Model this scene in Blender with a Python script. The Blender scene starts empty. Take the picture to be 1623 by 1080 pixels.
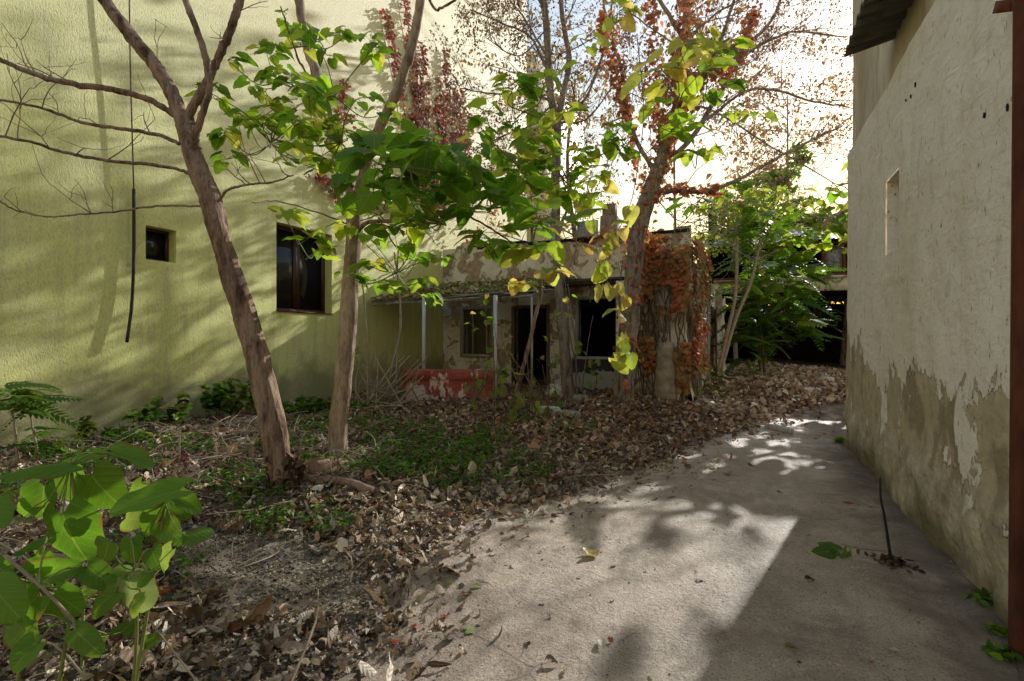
import bpy, math, random
import numpy as np
from mathutils import Vector
rng = np.random.default_rng(7)
random.seed(7)
scene = bpy.context.scene
COL = scene.collection
R = math.radians

# ------------------------------------------------------------------ camera
FPX = 800.0; HY = 535.0; CX = 811.5; YAW = R(24.8); EYE = 1.6
FWD = np.array([-math.sin(YAW), math.cos(YAW), 0.0]); RGT = np.array([math.cos(YAW), math.sin(YAW), 0.0])
UP = np.array([0, 0, 1.0])
camd = bpy.data.cameras.new('camera'); cam = bpy.data.objects.new('camera', camd); COL.objects.link(cam)
cam.location = (0, 0, EYE); cam.rotation_euler = (R(90), 0, YAW)
camd.sensor_width = 36; camd.lens = 36 * FPX / 1623; camd.shift_y = -5 / 1623; camd.clip_end = 2000; camd.clip_start = .05
scene.camera = cam
scene.view_settings.view_transform = 'Standard'; scene.view_settings.look = 'None'; scene.view_settings.exposure = 0
scene.render.resolution_x = 1024; scene.render.resolution_y = 681

def P(px, py, d):
    return np.array([0, 0, EYE]) + FWD * d + RGT * ((px - CX) / FPX * d) + UP * ((HY - py) / FPX * d)
def onX(px, py, X):
    a = FWD[0] + RGT[0] * (px - CX) / FPX
    return P(px, py, X / a)
def onY(px, py, Y):
    a = FWD[1] + RGT[1] * (px - CX) / FPX
    return P(px, py, Y / a)
def G(px, py, z=0.0):
    return P(px, py, (EYE - z) * FPX / (py - HY))

# ------------------------------------------------------------------ light
SAZ = R(14.0); SEL = R(25.5)      # azimuth from +Y towards +X
SUN = np.array([math.sin(SAZ) * math.cos(SEL), math.cos(SAZ) * math.cos(SEL), math.sin(SEL)])
w = bpy.data.worlds.new('World'); scene.world = w; w.use_nodes = True
nt = w.node_tree; bg = nt.nodes['Background']
sky = nt.nodes.new('ShaderNodeTexSky'); sky.sky_type = 'NISHITA'; sky.sun_disc = False
sky.sun_elevation = SEL; sky.sun_rotation = SAZ; sky.air_density = 3.0; sky.dust_density = 0.6; sky.ozone_density = 1.3
tint = nt.nodes.new('ShaderNodeMix'); tint.data_type = 'RGBA'; tint.blend_type = 'MULTIPLY'; tint.inputs[0].default_value = 1; tint.inputs[7].default_value = (1.06, 1.03, 1.28, 1)
nt.links.new(sky.outputs[0], tint.inputs[6]); nt.links.new(tint.outputs[2], bg.inputs[0]); bg.inputs[1].default_value = 0.15
sl = bpy.data.lights.new('sun', 'SUN'); so = bpy.data.objects.new('sun', sl); COL.objects.link(so)
sl.energy = 5.0; sl.angle = R(0.45); sl.color = (1, .975, .92)
so.rotation_euler = Vector(SUN).to_track_quat('Z', 'Y').to_euler(); so.location = (5, 20, 12)

# ------------------------------------------------------------------ numpy noise
def _h(i, j, k):
    n = (i * 374761393 + j * 668265263 + k * 2147483647 // 7) & 0xffffffff
    n = ((n ^ (n >> 13)) * 1274126177) & 0xffffffff
    return ((n ^ (n >> 16)) & 0xffff) / 65535.0
def vnoise(x, y, k=0):
    x = np.asarray(x, float); y = np.asarray(y, float)
    i = np.floor(x).astype(np.int64); j = np.floor(y).astype(np.int64); fx = x - i; fy = y - j
    fx = fx * fx * (3 - 2 * fx); fy = fy * fy * (3 - 2 * fy)
    a = _h(i, j, k); b = _h(i + 1, j, k); c = _h(i, j + 1, k); d = _h(i + 1, j + 1, k)
    return (a + (b - a) * fx) * (1 - fy) + (c + (d - c) * fx) * fy
def fbm(x, y, o=4, k=0):
    s = 0; a = .5
    for q in range(o):
        s = s + a * vnoise(x * 2 ** q, y * 2 ** q, k + q * 17); a *= .5
    return s / (1 - .5 ** o)

# ------------------------------------------------------------------ mesh builder
class MB:
    def __init__(s): s.v = []; s.c = []; s.u = []; s.f = []; s.n = 0
    def add(s, v, faces, col=(1, 1, 1), uv=None):
        v = np.asarray(v, float).reshape(-1, 3); m = len(v)
        c = np.asarray(col, float)
        if c.ndim == 1: c = np.tile(c, (m, 1))
        s.v.append(v); s.c.append(c); s.u.append(np.zeros((m, 2)) if uv is None else np.asarray(uv, float))
        if isinstance(faces, np.ndarray): s.f.append(faces + s.n)
        else:
            by = {}
            for f in faces: by.setdefault(len(f), []).append(f)
            for k in by: s.f.append(np.array(by[k], dtype=np.int64) + s.n)
        s.n += m
    def box(s, lo, hi, col=(1, 1, 1), rot=0.0, tilt=None):
        lo = np.array(lo, float); hi = np.array(hi, float); c = (lo + hi) / 2
        v = np.array([[lo[0] if i & 1 == 0 else hi[0], lo[1] if i & 2 == 0 else hi[1], lo[2] if i & 4 == 0 else hi[2]] for i in range(8)]) - c
        if tilt is not None:
            M = euler(*tilt); v = v @ M.T
        elif rot:
            v = v @ euler(0, 0, rot).T
        s.add(v + c, [(0, 2, 3, 1), (4, 5, 7, 6), (0, 1, 5, 4), (2, 6, 7, 3), (0, 4, 6, 2), (1, 3, 7, 5)], col)
    def tube(s, pts, rad, k=6, col=(1, 1, 1), cap=True, rough=0.0):
        pts = np.asarray(pts, float); n = len(pts); rad = np.broadcast_to(np.asarray(rad, float), (n,))
        t = np.gradient(pts, axis=0); t /= (np.linalg.norm(t, axis=1, keepdims=True) + 1e-9)
        ref = np.array([.31, .17, .93]) if abs(t[0][2]) < .8 else np.array([.9, .3, .1])
        a = np.cross(t, ref); a /= (np.linalg.norm(a, axis=1, keepdims=True) + 1e-9); b = np.cross(t, a)
        th = np.linspace(0, 2 * math.pi, k, endpoint=False)
        RM = np.tile(rad[:, None], (1, k))
        if rough:
            cum = np.concatenate([[0], np.cumsum(np.linalg.norm(np.diff(pts, axis=0), axis=1))])[:, None]
            ca, sa = np.cos(th)[None], np.sin(th)[None]; r0 = rad.max()
            RM = RM * (1 + rough * ((fbm(ca * 7 + cum * 1.5, sa * 7 + cum * .6, 3, 3) - .5) * 1.4 + (fbm(ca * 1.5 + 4, sa * 1.5 + cum * 2.2, 3, 8) - .5) * 1.6))
        v = pts[:, None] + RM[:, :, None] * (np.cos(th)[None, :, None] * a[:, None] + np.sin(th)[None, :, None] * b[:, None])
        i = np.arange(n - 1)[:, None] * k; j = np.arange(k)[None]; j2 = (j + 1) % k
        f = np.stack([i + j, i + j2, i + k + j2, i + k + j], -1).reshape(-1, 4)
        s.add(v.reshape(-1, 3), f, col)
        if cap and n > 1:
            s.f.append(np.array([list(range(k))[::-1]]) + s.n - n * k); s.f.append(np.array([list(range(k))]) + s.n - k)
    def build(s, name, mat, parent=None, smooth=False, base=None):
        v = np.concatenate(s.v); c = np.concatenate(s.c); u = np.concatenate(s.u)
        off = np.zeros(3)
        if parent is not None:
            q = parent
            while q is not None: off = off + np.array(q.location); q = q.parent
        elif base is not None: off = np.array(base, float)
        me = bpy.data.meshes.new(name)
        me.vertices.add(len(v)); me.vertices.foreach_set('co', (v - off).astype(np.float32).ravel())
        loops = np.concatenate([f.ravel() for f in s.f]).astype(np.int32)
        sizes = np.concatenate([np.full(len(f), f.shape[1]) for f in s.f]).astype(np.int32)
        starts = np.concatenate([[0], np.cumsum(sizes)[:-1]]).astype(np.int32)
        me.loops.add(len(loops)); me.loops.foreach_set('vertex_index', loops)
        me.polygons.add(len(sizes)); me.polygons.foreach_set('loop_start', starts); me.polygons.foreach_set('loop_total', sizes)
        if smooth: me.polygons.foreach_set('use_smooth', np.ones(len(sizes), bool))
        me.update(calc_edges=True)
        ca = me.color_attributes.new('Col', 'FLOAT_COLOR', 'POINT')
        ca.data.foreach_set('color', np.concatenate([c, np.ones((len(c), 1))], 1).astype(np.float32).ravel())
        uvl = me.uv_layers.new(name='UVMap'); uvl.data.foreach_set('uv', u[loops].astype(np.float32).ravel())
        me.materials.append(mat)
        o = bpy.data.objects.new(name, me); COL.objects.link(o)
        if parent is not None: o.parent = parent
        elif base is not None: o.location = base
        return o

def euler(x, y, z):
    cx, sx, cy, sy, cz, sz = math.cos(x), math.sin(x), math.cos(y), math.sin(y), math.cos(z), math.sin(z)
    return np.array([[cz, -sz, 0], [sz, cz, 0], [0, 0, 1]]) @ np.array([[cy, 0, sy], [0, 1, 0], [-sy, 0, cy]]) @ np.array([[1, 0, 0], [0, cx, -sx], [0, sx, cx]])

def thing(name, label, cat, loc=(0, 0, 0), group=None):
    o = bpy.data.objects.new(name, None); COL.objects.link(o); o.location = [float(a) for a in loc]; o.empty_display_size = .1
    return tag(o, label, cat, group)
def tag(o, label, cat, group=None):
    o['label'] = label; o['category'] = cat
    if group: o['group'] = group
    return o
def struct(o): o['kind'] = 'structure'; return o
def plabel(o, l): o['label'] = l; return o

# ------------------------------------------------------------------ materials
class N:
    def __init__(s, name, rough=.85, spec=.3):
        s.m = bpy.data.materials.new(name); s.m.use_nodes = True; s.t = s.m.node_tree
        s.b = s.t.nodes['Principled BSDF']; s.b.inputs['Roughness'].default_value = rough
        s.b.inputs['Specular IOR Level'].default_value = spec
        s.tc = s.t.nodes.new('ShaderNodeTexCoord'); s.o = s.tc.outputs['Object']
    def lk(s, a, b):
        if hasattr(a, 'links') or isinstance(a, bpy.types.NodeSocket): s.t.links.new(a, b)
        else:
            try: b.default_value = a
            except Exception: b.default_value = (*a, 1) if len(a) == 3 else a
    def mp(s, sc=(1, 1, 1), vec=None, rot=(0, 0, 0), loc=(0, 0, 0)):
        n = s.t.nodes.new('ShaderNodeMapping'); n.inputs['Scale'].default_value = sc; n.inputs['Rotation'].default_value = rot; n.inputs['Location'].default_value = loc
        s.lk(vec or s.o, n.inputs[0]); return n.outputs[0]
    def noise(s, scale, det=4, ro=.55, vec=None, dist=0):
        n = s.t.nodes.new('ShaderNodeTexNoise'); n.inputs['Scale'].default_value = scale; n.inputs['Detail'].default_value = det
        n.inputs['Roughness'].default_value = ro; n.inputs['Distortion'].default_value = dist; s.lk(vec or s.o, n.inputs['Vector']); return n.outputs[0]
    def vor(s, scale, vec=None, feat='F1'):
        n = s.t.nodes.new('ShaderNodeTexVoronoi'); n.feature = feat; n.inputs['Scale'].default_value = scale; s.lk(vec or s.o, n.inputs['Vector']); return n.outputs[0]
    def ramp(s, f, stops):
        n = s.t.nodes.new('ShaderNodeValToRGB'); s.lk(f, n.inputs[0]); e = n.color_ramp.elements
        while len(e) < len(stops): e.new(.5)
        for i, (p, c) in enumerate(stops):
            e[i].position = p; e[i].color = (c, c, c, 1) if not hasattr(c, '__len__') else (*c, 1)
        return n.outputs[0]
    def mix(s, f, a, b, mode='MIX'):
        n = s.t.nodes.new('ShaderNodeMix'); n.data_type = 'RGBA'; n.blend_type = mode
        s.lk(f, n.inputs[0]); s.lk(a if not isinstance(a, tuple) else (*a, 1), n.inputs[6]); s.lk(b if not isinstance(b, tuple) else (*b, 1), n.inputs[7]); return n.outputs[2]
    def ma(s, op, a, b=0.0, c=None, clamp=False):
        n = s.t.nodes.new('ShaderNodeMath'); n.operation = op; n.use_clamp = clamp; s.lk(a, n.inputs[0]); s.lk(b, n.inputs[1])
        if c is not None: s.lk(c, n.inputs[2])
        return n.outputs[0]
    def sep(s, v=None):
        n = s.t.nodes.new('ShaderNodeSeparateXYZ'); s.lk(v or s.o, n.inputs[0]); return n.outputs
    def attr(s): n = s.t.nodes.new('ShaderNodeAttribute'); n.attribute_name = 'Col'; return n.outputs[0]
    def col(s, c): s.lk(c if not isinstance(c, tuple) else (*c, 1), s.b.inputs['Base Color']); return s
    def bump(s, h, st=.5, d=.02, prev=None):
        n = s.t.nodes.new('ShaderNodeBump'); n.inputs['Strength'].default_value = st; n.inputs['Distance'].default_value = d; s.lk(h, n.inputs['Height'])
        if prev is not None: s.lk(prev, n.inputs['Normal'])
        s.lk(n.outputs[0], s.b.inputs['Normal']); return n.outputs[0]

def simple(name, c1, c2, scale=6, rough=.8, bs=.3, bd=.01, sc=(1, 1, 1), spec=.3, metal=0):
    n = N(name, rough, spec); v = n.mp(sc)
    f = n.noise(scale, 6, .65, v); n.col(n.ramp(f, [(.3, c1), (.7, c2)])); n.bump(f, bs, bd); n.b.inputs['Metallic'].default_value = metal
    return n.m

# green stucco
n = N('green_stucco', .6, .5)
big = n.noise(.35, 5, .6); mid = n.noise(2.2, 5, .6)
worm = n.noise(38, 3, .65, n.mp((1, 1.25, .5)), .9); fine = n.noise(110, 2, .6)
c = n.mix(n.ramp(big, [(.35, 0), (.7, 1)]), (.74, .74, .22), (.83, .83, .30))
c = n.mix(n.ramp(mid, [(.45, 0), (.8, .22)]), c, (.46, .455, .16))
strk = n.noise(2.0, 7, .68, n.mp((1, 3, .22)))
c = n.mix(n.ramp(strk, [(.48, 0), (.72, .6)]), c, (.48, .46, .20))
z = n.sep()[2]
dirt = n.ma('ADD', z, n.ma('MULTIPLY', mid, -1.3))
c = n.mix(n.ramp(dirt, [(-.2, .8), (.45, 0)]), c, (.26, .24, .12))
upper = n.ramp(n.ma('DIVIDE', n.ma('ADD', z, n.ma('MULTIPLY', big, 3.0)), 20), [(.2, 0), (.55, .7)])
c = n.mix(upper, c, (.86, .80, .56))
n.col(c)
c = n.mix(n.ramp(n.noise(.9, 8, .7, n.mp(loc=(2, 5, 1))), [(.5, 0), (.7, .35)]), c, (.84, .80, .52)); n.col(n.mix(n.ramp(worm, [(.38, .35), (.5, 0)]), c, (.36, .34, .12)))
b1 = n.bump(n.ramp(worm, [(.36, 0), (.54, 1)]), .5, .012); n.bump(fine, .35, .004, b1)
M_green = n.m

# right wall plaster
n = N('old_plaster', .9, .15)
xyz = n.sep(); z = xyz[2]
lo = n.noise(.9, 3, .5); hi = n.noise(5, 6, .65); drip = n.noise(4, 3, .6, n.mp((1, 1.7, .22)))
t = n.ma('ADD', z, n.ma('MULTIPLY', n.ma('SUBTRACT', lo, .5), 1.3)); t = n.ma('ADD', t, n.ma('MULTIPLY', n.ma('SUBTRACT', n.noise(2.6, 9, .68, n.mp((1, 1, .75)), .5), .5), 1.25))
t = n.ma('ADD', t, n.ma('MULTIPLY', n.ma('SUBTRACT', drip, .5), .35))
mask = n.ramp(n.ma('SUBTRACT', t, .75), [(.5, 0), (.515, 1)])
spots = n.noise(2.3, 6, .62, n.mp((1, 1, .7), loc=(3, 1, 0)))
pm = n.ma('MULTIPLY', n.ramp(spots, [(.585, 0), (.60, 1)]), n.ramp(z, [(.35, 0), (.5, 1)]))
bl = n.ma('ADD', n.ma('POWER', n.ma('DIVIDE', n.ma('SUBTRACT', xyz[1], .38), .30), 2.0), n.ma('POWER', n.ma('DIVIDE', n.ma('SUBTRACT', z, .93), .42), 2.0))
blm = n.ramp(n.ma('ADD', bl, n.ma('MULTIPLY', n.ma('SUBTRACT', n.noise(4.5, 8, .65), .5), 5.5)), [(.55, 1), (.6, 0)])
mask2 = n.ma('MAXIMUM', n.ma('MAXIMUM', mask, pm), n.ma('MULTIPLY', blm, n.ramp(bl, [(.8, 1), (1, 0)])))
mott = n.noise(1.3, 6, .6); smear = n.noise(3.5, 5, .6, n.mp((1, .8, 2.2), rot=(R(35), 0, 0)), .8)
top = n.mix(n.ramp(mott, [(.3, 0), (.7, 1)]), (.84, .79, .70), (.93, .88, .80))
top = n.mix(n.ramp(smear, [(.5, 0), (.72, .55)]), top, (.92, .90, .85))
blot = n.noise(6, 6, .7, n.mp((1, 1, .45), loc=(0, 7, 2)))
top = n.mix(n.ramp(blot, [(.54, 0), (.70, .7)]), top, (.62, .54, .43))
scr = n.noise(28, 4, .7, n.mp((1, 1, .35), loc=(0, 3, 2)))
top = n.mix(n.ramp(scr, [(.61, 0), (.68, .9)]), top, (.25, .19, .13)); top = n.mix(n.ramp(n.noise(.8, 7, .7, n.mp((1, 1, .4), loc=(5, 5, 5))), [(.52, 0), (.7, .5)]), top, (.62, .52, .38))
lown = n.noise(1.7, 6, .62, n.mp((1, 1, .6), loc=(9, 2, 5)))
low = n.mix(n.ramp(lown, [(.42, 0), (.47, 1)]), (.38, .31, .215), (.60, .51, .37))
low = n.mix(n.ramp(n.noise(9, 7, .7), [(.35, .5), (.65, 0)]), low, (.24, .19, .13))
base = n.mix(n.ramp(n.noise(3.2, 8, .7), [(.3, 0), (.7, 1)]), (.26, .21, .14), (.80, .71, .55))
bm = n.ramp(n.ma('ADD', z, n.ma('MULTIPLY', n.ma('SUBTRACT', hi, .5), .6)), [(.5, 1), (.58, 0)])
low = n.mix(bm, low, base)
moss = n.ramp(n.ma('ADD', z, n.ma('MULTIPLY', n.ma('SUBTRACT', lo, .5), 1.2)), [(.05, .75), (.35, 0)])
low = n.mix(moss, low, (.12, .115, .06))
n.col(n.mix(mask2, low, top))
h = n.ma('ADD', n.ma('MULTIPLY', mask2, 1.0), n.ma('MULTIPLY', hi, .8))
b1 = n.bump(h, 1.0, .03); b2 = n.bump(smear, .5, .04, b1); b3 = n.bump(n.noise(14, 8, .7), .35, .012, b2)
n.bump(n.ma('MULTIPLY', bm, n.noise(5, 8, .65)), .9, .06, b3)
M_plaster = n.m

n = N('stained_plaster', .9, .15)
mott = n.noise(1.1, 6, .6, n.mp((1, 1, .35))); st = n.noise(5, 7, .7, n.mp((1, 1.3, .3)))
c = n.mix(n.ramp(mott, [(.35, 0), (.65, 1)]), (.50, .41, .29), (.74, .68, .58))
c = n.mix(n.ramp(st, [(.5, 0), (.7, .7)]), c, (.32, .24, .13)); n.col(c); n.bump(st, .5, .02)
M_stained = n.m

# ruin plaster
n = N('peeling_plaster', .92, .12)
xyz = n.sep(); z = xyz[2]
a = n.noise(1.6, 7, .62, dist=.4); bb = n.noise(7, 6, .65)
pl = n.mix(n.ramp(n.noise(2.5, 5, .6), [(.3, 0), (.7, 1)]), (.66, .60, .47), (.86, .81, .69))
pl = n.mix(n.ramp(bb, [(.5, 0), (.75, .5)]), pl, (.34, .26, .16))
un = n.mix(n.ramp(bb, [(.35, 0), (.65, 1)]), (.28, .20, .13), (.50, .41, .29))
mk = n.ramp(a, [(.47, 0), (.485, 1)])
c = n.mix(mk, un, pl)
soot = n.ramp(n.noise(.9, 4, .6, n.mp(loc=(4, 4, 4))), [(.55, 0), (.75, .5)])
c = n.mix(soot, c, (.13, .10, .07)); n.col(c)
b1 = n.bump(mk, .8, .02); n.bump(bb, .5, .03, b1)
M_ruin = n.m
n = N('painted_dado', .6, .4)
mk = n.ramp(n.ma('ADD', n.sep()[2], n.ma('MULTIPLY', n.noise(4, 5, .6), .8)), [(.98, 0), (1.0, 1)])
n.col(n.mix(mk, (.42, .40, .36), (.035, .035, .04))); n.bump(mk, .5, .01)
M_dado = n.m

n = N('red_paint', .75, .3)
xyz = n.sep(); bb = n.noise(3, 8, .68); cc = n.noise(2.0, 7, .65, n.mp((1, 1, .45)))
t = n.ma('ADD', cc, n.ma('MULTIPLY', xyz[2], .22))
red = n.mix(n.ramp(bb, [(.35, 0), (.65, 1)]), (.20, .04, .03), (.46, .11, .08))
c = n.mix(n.ramp(t, [(.57, 1), (.60, 0)]), red, n.mix(bb, (.55, .38, .32), (.80, .70, .63)))
c = n.mix(n.ramp(n.noise(6, 6, .7), [(.6, 0), (.64, .8)]), c, (.14, .12, .10)); n.col(c); n.bump(bb, .7, .02)
M_red = n.m

# path
n = N('gritty_path', .5, .6)
a = n.noise(.8, 8, .65, dist=.6); bb = n.noise(55, 6, .75); cc = n.noise(5, 7, .68, n.mp((1, .3, 1), rot=(0, 0, R(-32)))); dd = n.noise(2.2, 8, .7, dist=.8)
c = n.mix(n.ramp(a, [(.35, 0), (.65, 1)]), (.54, .385, .27), (.82, .67, .51))
c = n.mix(n.ramp(dd, [(.42, 0), (.68, .75)]), c, (.33, .245, .18))
c = n.mix(n.ramp(cc, [(.48, 0), (.72, .55)]), c, (.27, .195, .14))
c = n.mix(n.ramp(bb, [(.53, 0), (.66, .75)]), c, (.84, .79, .72))
c = n.mix(n.ramp(n.noise(95, 4, .6), [(.36, .85), (.45, 0)]), c, (.12, .09, .07))
vv = n.t.nodes.new('ShaderNodeTexVoronoi'); vv.feature = 'DISTANCE_TO_EDGE'; vv.inputs['Scale'].default_value = .75
wv = n.t.nodes.new('ShaderNodeMix'); wv.data_type = 'RGBA'; wv.inputs[0].default_value = .12
nn2 = n.t.nodes.new('ShaderNodeTexNoise'); nn2.inputs['Scale'].default_value = 3; nn2.inputs['Detail'].default_value = 6; n.lk(n.o, nn2.inputs[0]); n.lk(n.o, wv.inputs[6]); n.lk(nn2.outputs[1], wv.inputs[7]); n.lk(wv.outputs[2], vv.inputs['Vector'])
xx = n.sep()[0]; ed = n.ramp(n.ma('ADD', xx, n.ma('MULTIPLY', n.ma('SUBTRACT', dd, .5), 1.6)), [(.95, 0), (1.0, .0)]); edr = n.ma('MULTIPLY_ADD', xx, 1.0, n.ma('MULTIPLY', n.ma('SUBTRACT', dd, .5), 1.4)); c = n.mix(n.ma('MULTIPLY', n.ma('SUBTRACT', edr, .75, clamp=True), 1.6, clamp=True), c, (.16, .115, .08))
c = n.mix(n.ramp(n.noise(1.5, 9, .72, n.mp(loc=(8, 3, 1)), 1.0), [(.5, 0), (.66, .6)]), c, (.25, .18, .13))
crk = n.ma('MULTIPLY', n.ramp(vv.outputs[0], [(.001, 1), (.005, 0)]), n.ramp(n.noise(1.1, 2), [(.54, 0), (.62, .6)]))
c = n.mix(crk, c, (.05, .035, .025)); n.col(c)
b1 = n.bump(bb, 1.0, .02); b2 = n.bump(cc, .7, .05, b1); b3 = n.bump(n.noise(18, 6, .7), .8, .03, b2); n.bump(crk, -.6, .01, b3)
M_path = n.m
M_conc = simple('pale_concrete', (.44, .39, .33), (.58, .53, .46), 9, .85, .3, .01)
n = N('leafy_soil', .95, .1)
a = n.noise(3, 8, .7); n.col(n.ramp(a, [(.3, (.07, .052, .036)), (.5, (.19, .15, .11)), (.68, (.42, .36, .29))])); n.bump(n.noise(25, 6, .7), .8, .03)
M_soil = n.m
M_grit = simple('pale_grit', (.16, .14, .12), (.5, .46, .40), 30, .9, .6, .01)

def bark(name, c1, c2, c3, sc=9):
    n = N(name, .85, .2); v = n.mp((1, 1, .22)); a = n.noise(sc, 8, .68, v, .5); b = n.noise(2.0, 4, .6)
    f2 = n.noise(sc * 5, 5, .7, n.mp((1, 1, .4)))
    c = n.ramp(a, [(.40, c1), (.56, c2)]); c = n.mix(n.ramp(b, [(.45, 0), (.7, .7)]), c, c3)
    c = n.mix(n.ramp(f2, [(.3, .6), (.5, 0)]), c, tuple(x * .35 for x in c1)); n.col(c)
    b1 = n.bump(a, 1.0, .035); n.bump(f2, .8, .01, b1); return n.m
M_bark1 = bark('brown_bark', (.09, .05, .033), (.36, .24, .17), (.46, .34, .26))
M_bark2 = bark('pale_bark', (.20, .135, .10), (.50, .37, .28), (.58, .46, .36), 6)
M_bark3 = bark('grey_bark', (.11, .085, .065), (.34, .28, .22), (.42, .36, .30), 12)
M_twig = simple('twig_brown', (.08, .05, .035), (.20, .145, .105), 12, .8)
M_twigp = simple('twig_pale', (.24, .18, .12), (.42, .34, .25), 12, .8)
M_stalk = simple('green_stalk', (.16, .20, .05), (.28, .30, .09), 8, .6)
M_redstalk = simple('red_stalk', (.35, .02, .03), (.45, .05, .05), 8, .5)

def leafmat(name, trans=.4, rough=.5, veins=True, dead=False):
    n = N(name, rough, .35); c = n.attr(); uv = n.tc.outputs['UV']
    s = n.sep(uv); ax = n.ma('ABSOLUTE', n.ma('SUBTRACT', s[0], .5))
    if veins:
        ph = n.ma('ADD', n.ma('SUBTRACT', s[1], n.ma('MULTIPLY', ax, .95)), n.ma('MULTIPLY', n.noise(6, 2), .06))
        side = n.ma('SINE', n.ma('MULTIPLY', ph, 34.0))
        vl = n.ramp(side, [(.965, 0), (.995, .6)]); mid = n.ramp(ax, [(.008, 1), (.026, 0)])
        vm = n.ma('MAXIMUM', vl, mid)
        br = n.ma('MULTIPLY', side, .5)
        c = n.mix(n.ma('MULTIPLY', vm, .30), c, (.5, .58, .22) if not dead else (.4, .3, .2))
        bl = n.noise(9, 4, .6); c = n.mix(n.ramp(bl, [(.62, 0), (.75, .55)]), c, (.24, .16, .03) if not dead else (.05, .03, .02))
        eg = n.ramp(n.ma('ADD', ax, n.ma('MULTIPLY', n.noise(5, 5, .7), .5)), [(.74, 0), (.80, .8)]); c = n.mix(eg, c, (.26, .13, .04) if not dead else (.08, .05, .03))
        n.bump(br, .35, .006)
    else:
        c = n.mix(n.ramp(n.noise(40, 3, .6), [(.4, 0), (.7, .35)]), c, (.03, .02, .01))
    n.col(c)
    out = n.t.nodes['Material Output']; tr = n.t.nodes.new('ShaderNodeBsdfTranslucent'); ms = n.t.nodes.new('ShaderNodeMixShader')
    br = n.mix(1.0, c, (1.7, 1.6, .8) if not dead else (1.1, .9, .7), 'MULTIPLY')
    n.lk(br, tr.inputs[0]); ms.inputs[0].default_value = trans
    n.t.links.new(n.b.outputs[0], ms.inputs[1]); n.t.links.new(tr.outputs[0], ms.inputs[2]); n.t.links.new(ms.outputs[0], out.inputs[0])
    return n.m
M_leaf = leafmat('broad_leaf', .6, .55)
M_small = leafmat('small_leaf', .45, .5, False)
M_dead = leafmat('dead_leaf', .15, .5, True, True)
M_deads = leafmat('dead_leaf_small', .15, .8, False, True)
M_creep = leafmat('creeper_leaf', .3, .6, False)
M_rust = simple('rusty_steel', (.09, .025, .012), (.22, .075, .035), 7, .75, .5, .006, (1, 1, .35))
M_white = simple('weathered_white_paint', (.42, .42, .42), (.62, .61, .58), 8, .6, .2, .004, (1, 1, .3))
M_wood = simple('old_wood', (.08, .055, .035), (.20, .15, .10), 7, .85, .5, .01, (1, 1, .15))
M_pwood = simple('pale_old_wood', (.28, .25, .21), (.52, .49, .44), 9, .85, .5, .01, (2, 2, .15))
M_darkwood = simple('dark_frame_wood', (.035, .014, .008), (.085, .035, .02), 9, .45, .2, .003, (1, 1, .2), .5)
M_nearblack = simple('near_black', (.010, .009, .008), (.035, .03, .025), 3, .95, .5, .02)  # darkness of interiors and holes put into the colour; the coping shares it
M_tin = simple('weathered_sheet', (.06, .055, .045), (.16, .14, .11), 5, .7, .4, .006, (1, 3, 1))
M_greysheet = simple('grey_sheet', (.22, .23, .25), (.40, .41, .43), 5, .6, .3, .006)
M_stone = simple('grey_green_stone', (.15, .145, .11), (.34, .32, .26), 8, .9, .7, .02)
M_cable = simple('black_cable', (.012, .012, .012), (.03, .03, .03), 8, .5)
M_tarp = simple('mottled_tarp', (.05, .05, .05), (.55, .55, .55), 7, .7, .6, .02)
M_moss = simple('mossy_sheet', (.06, .065, .03), (.22, .20, .12), 8, .95, .8, .03)
n = N('window_glass', .06, .6); n.col(n.mix(n.noise(2), (.012, .014, .014), (.03, .03, .028))); M_glass = n.m
M_curt = simple('pale_curtain', (.35, .34, .30), (.5, .48, .44), 8, .9, .5, .02, (6, 6, .3))

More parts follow.
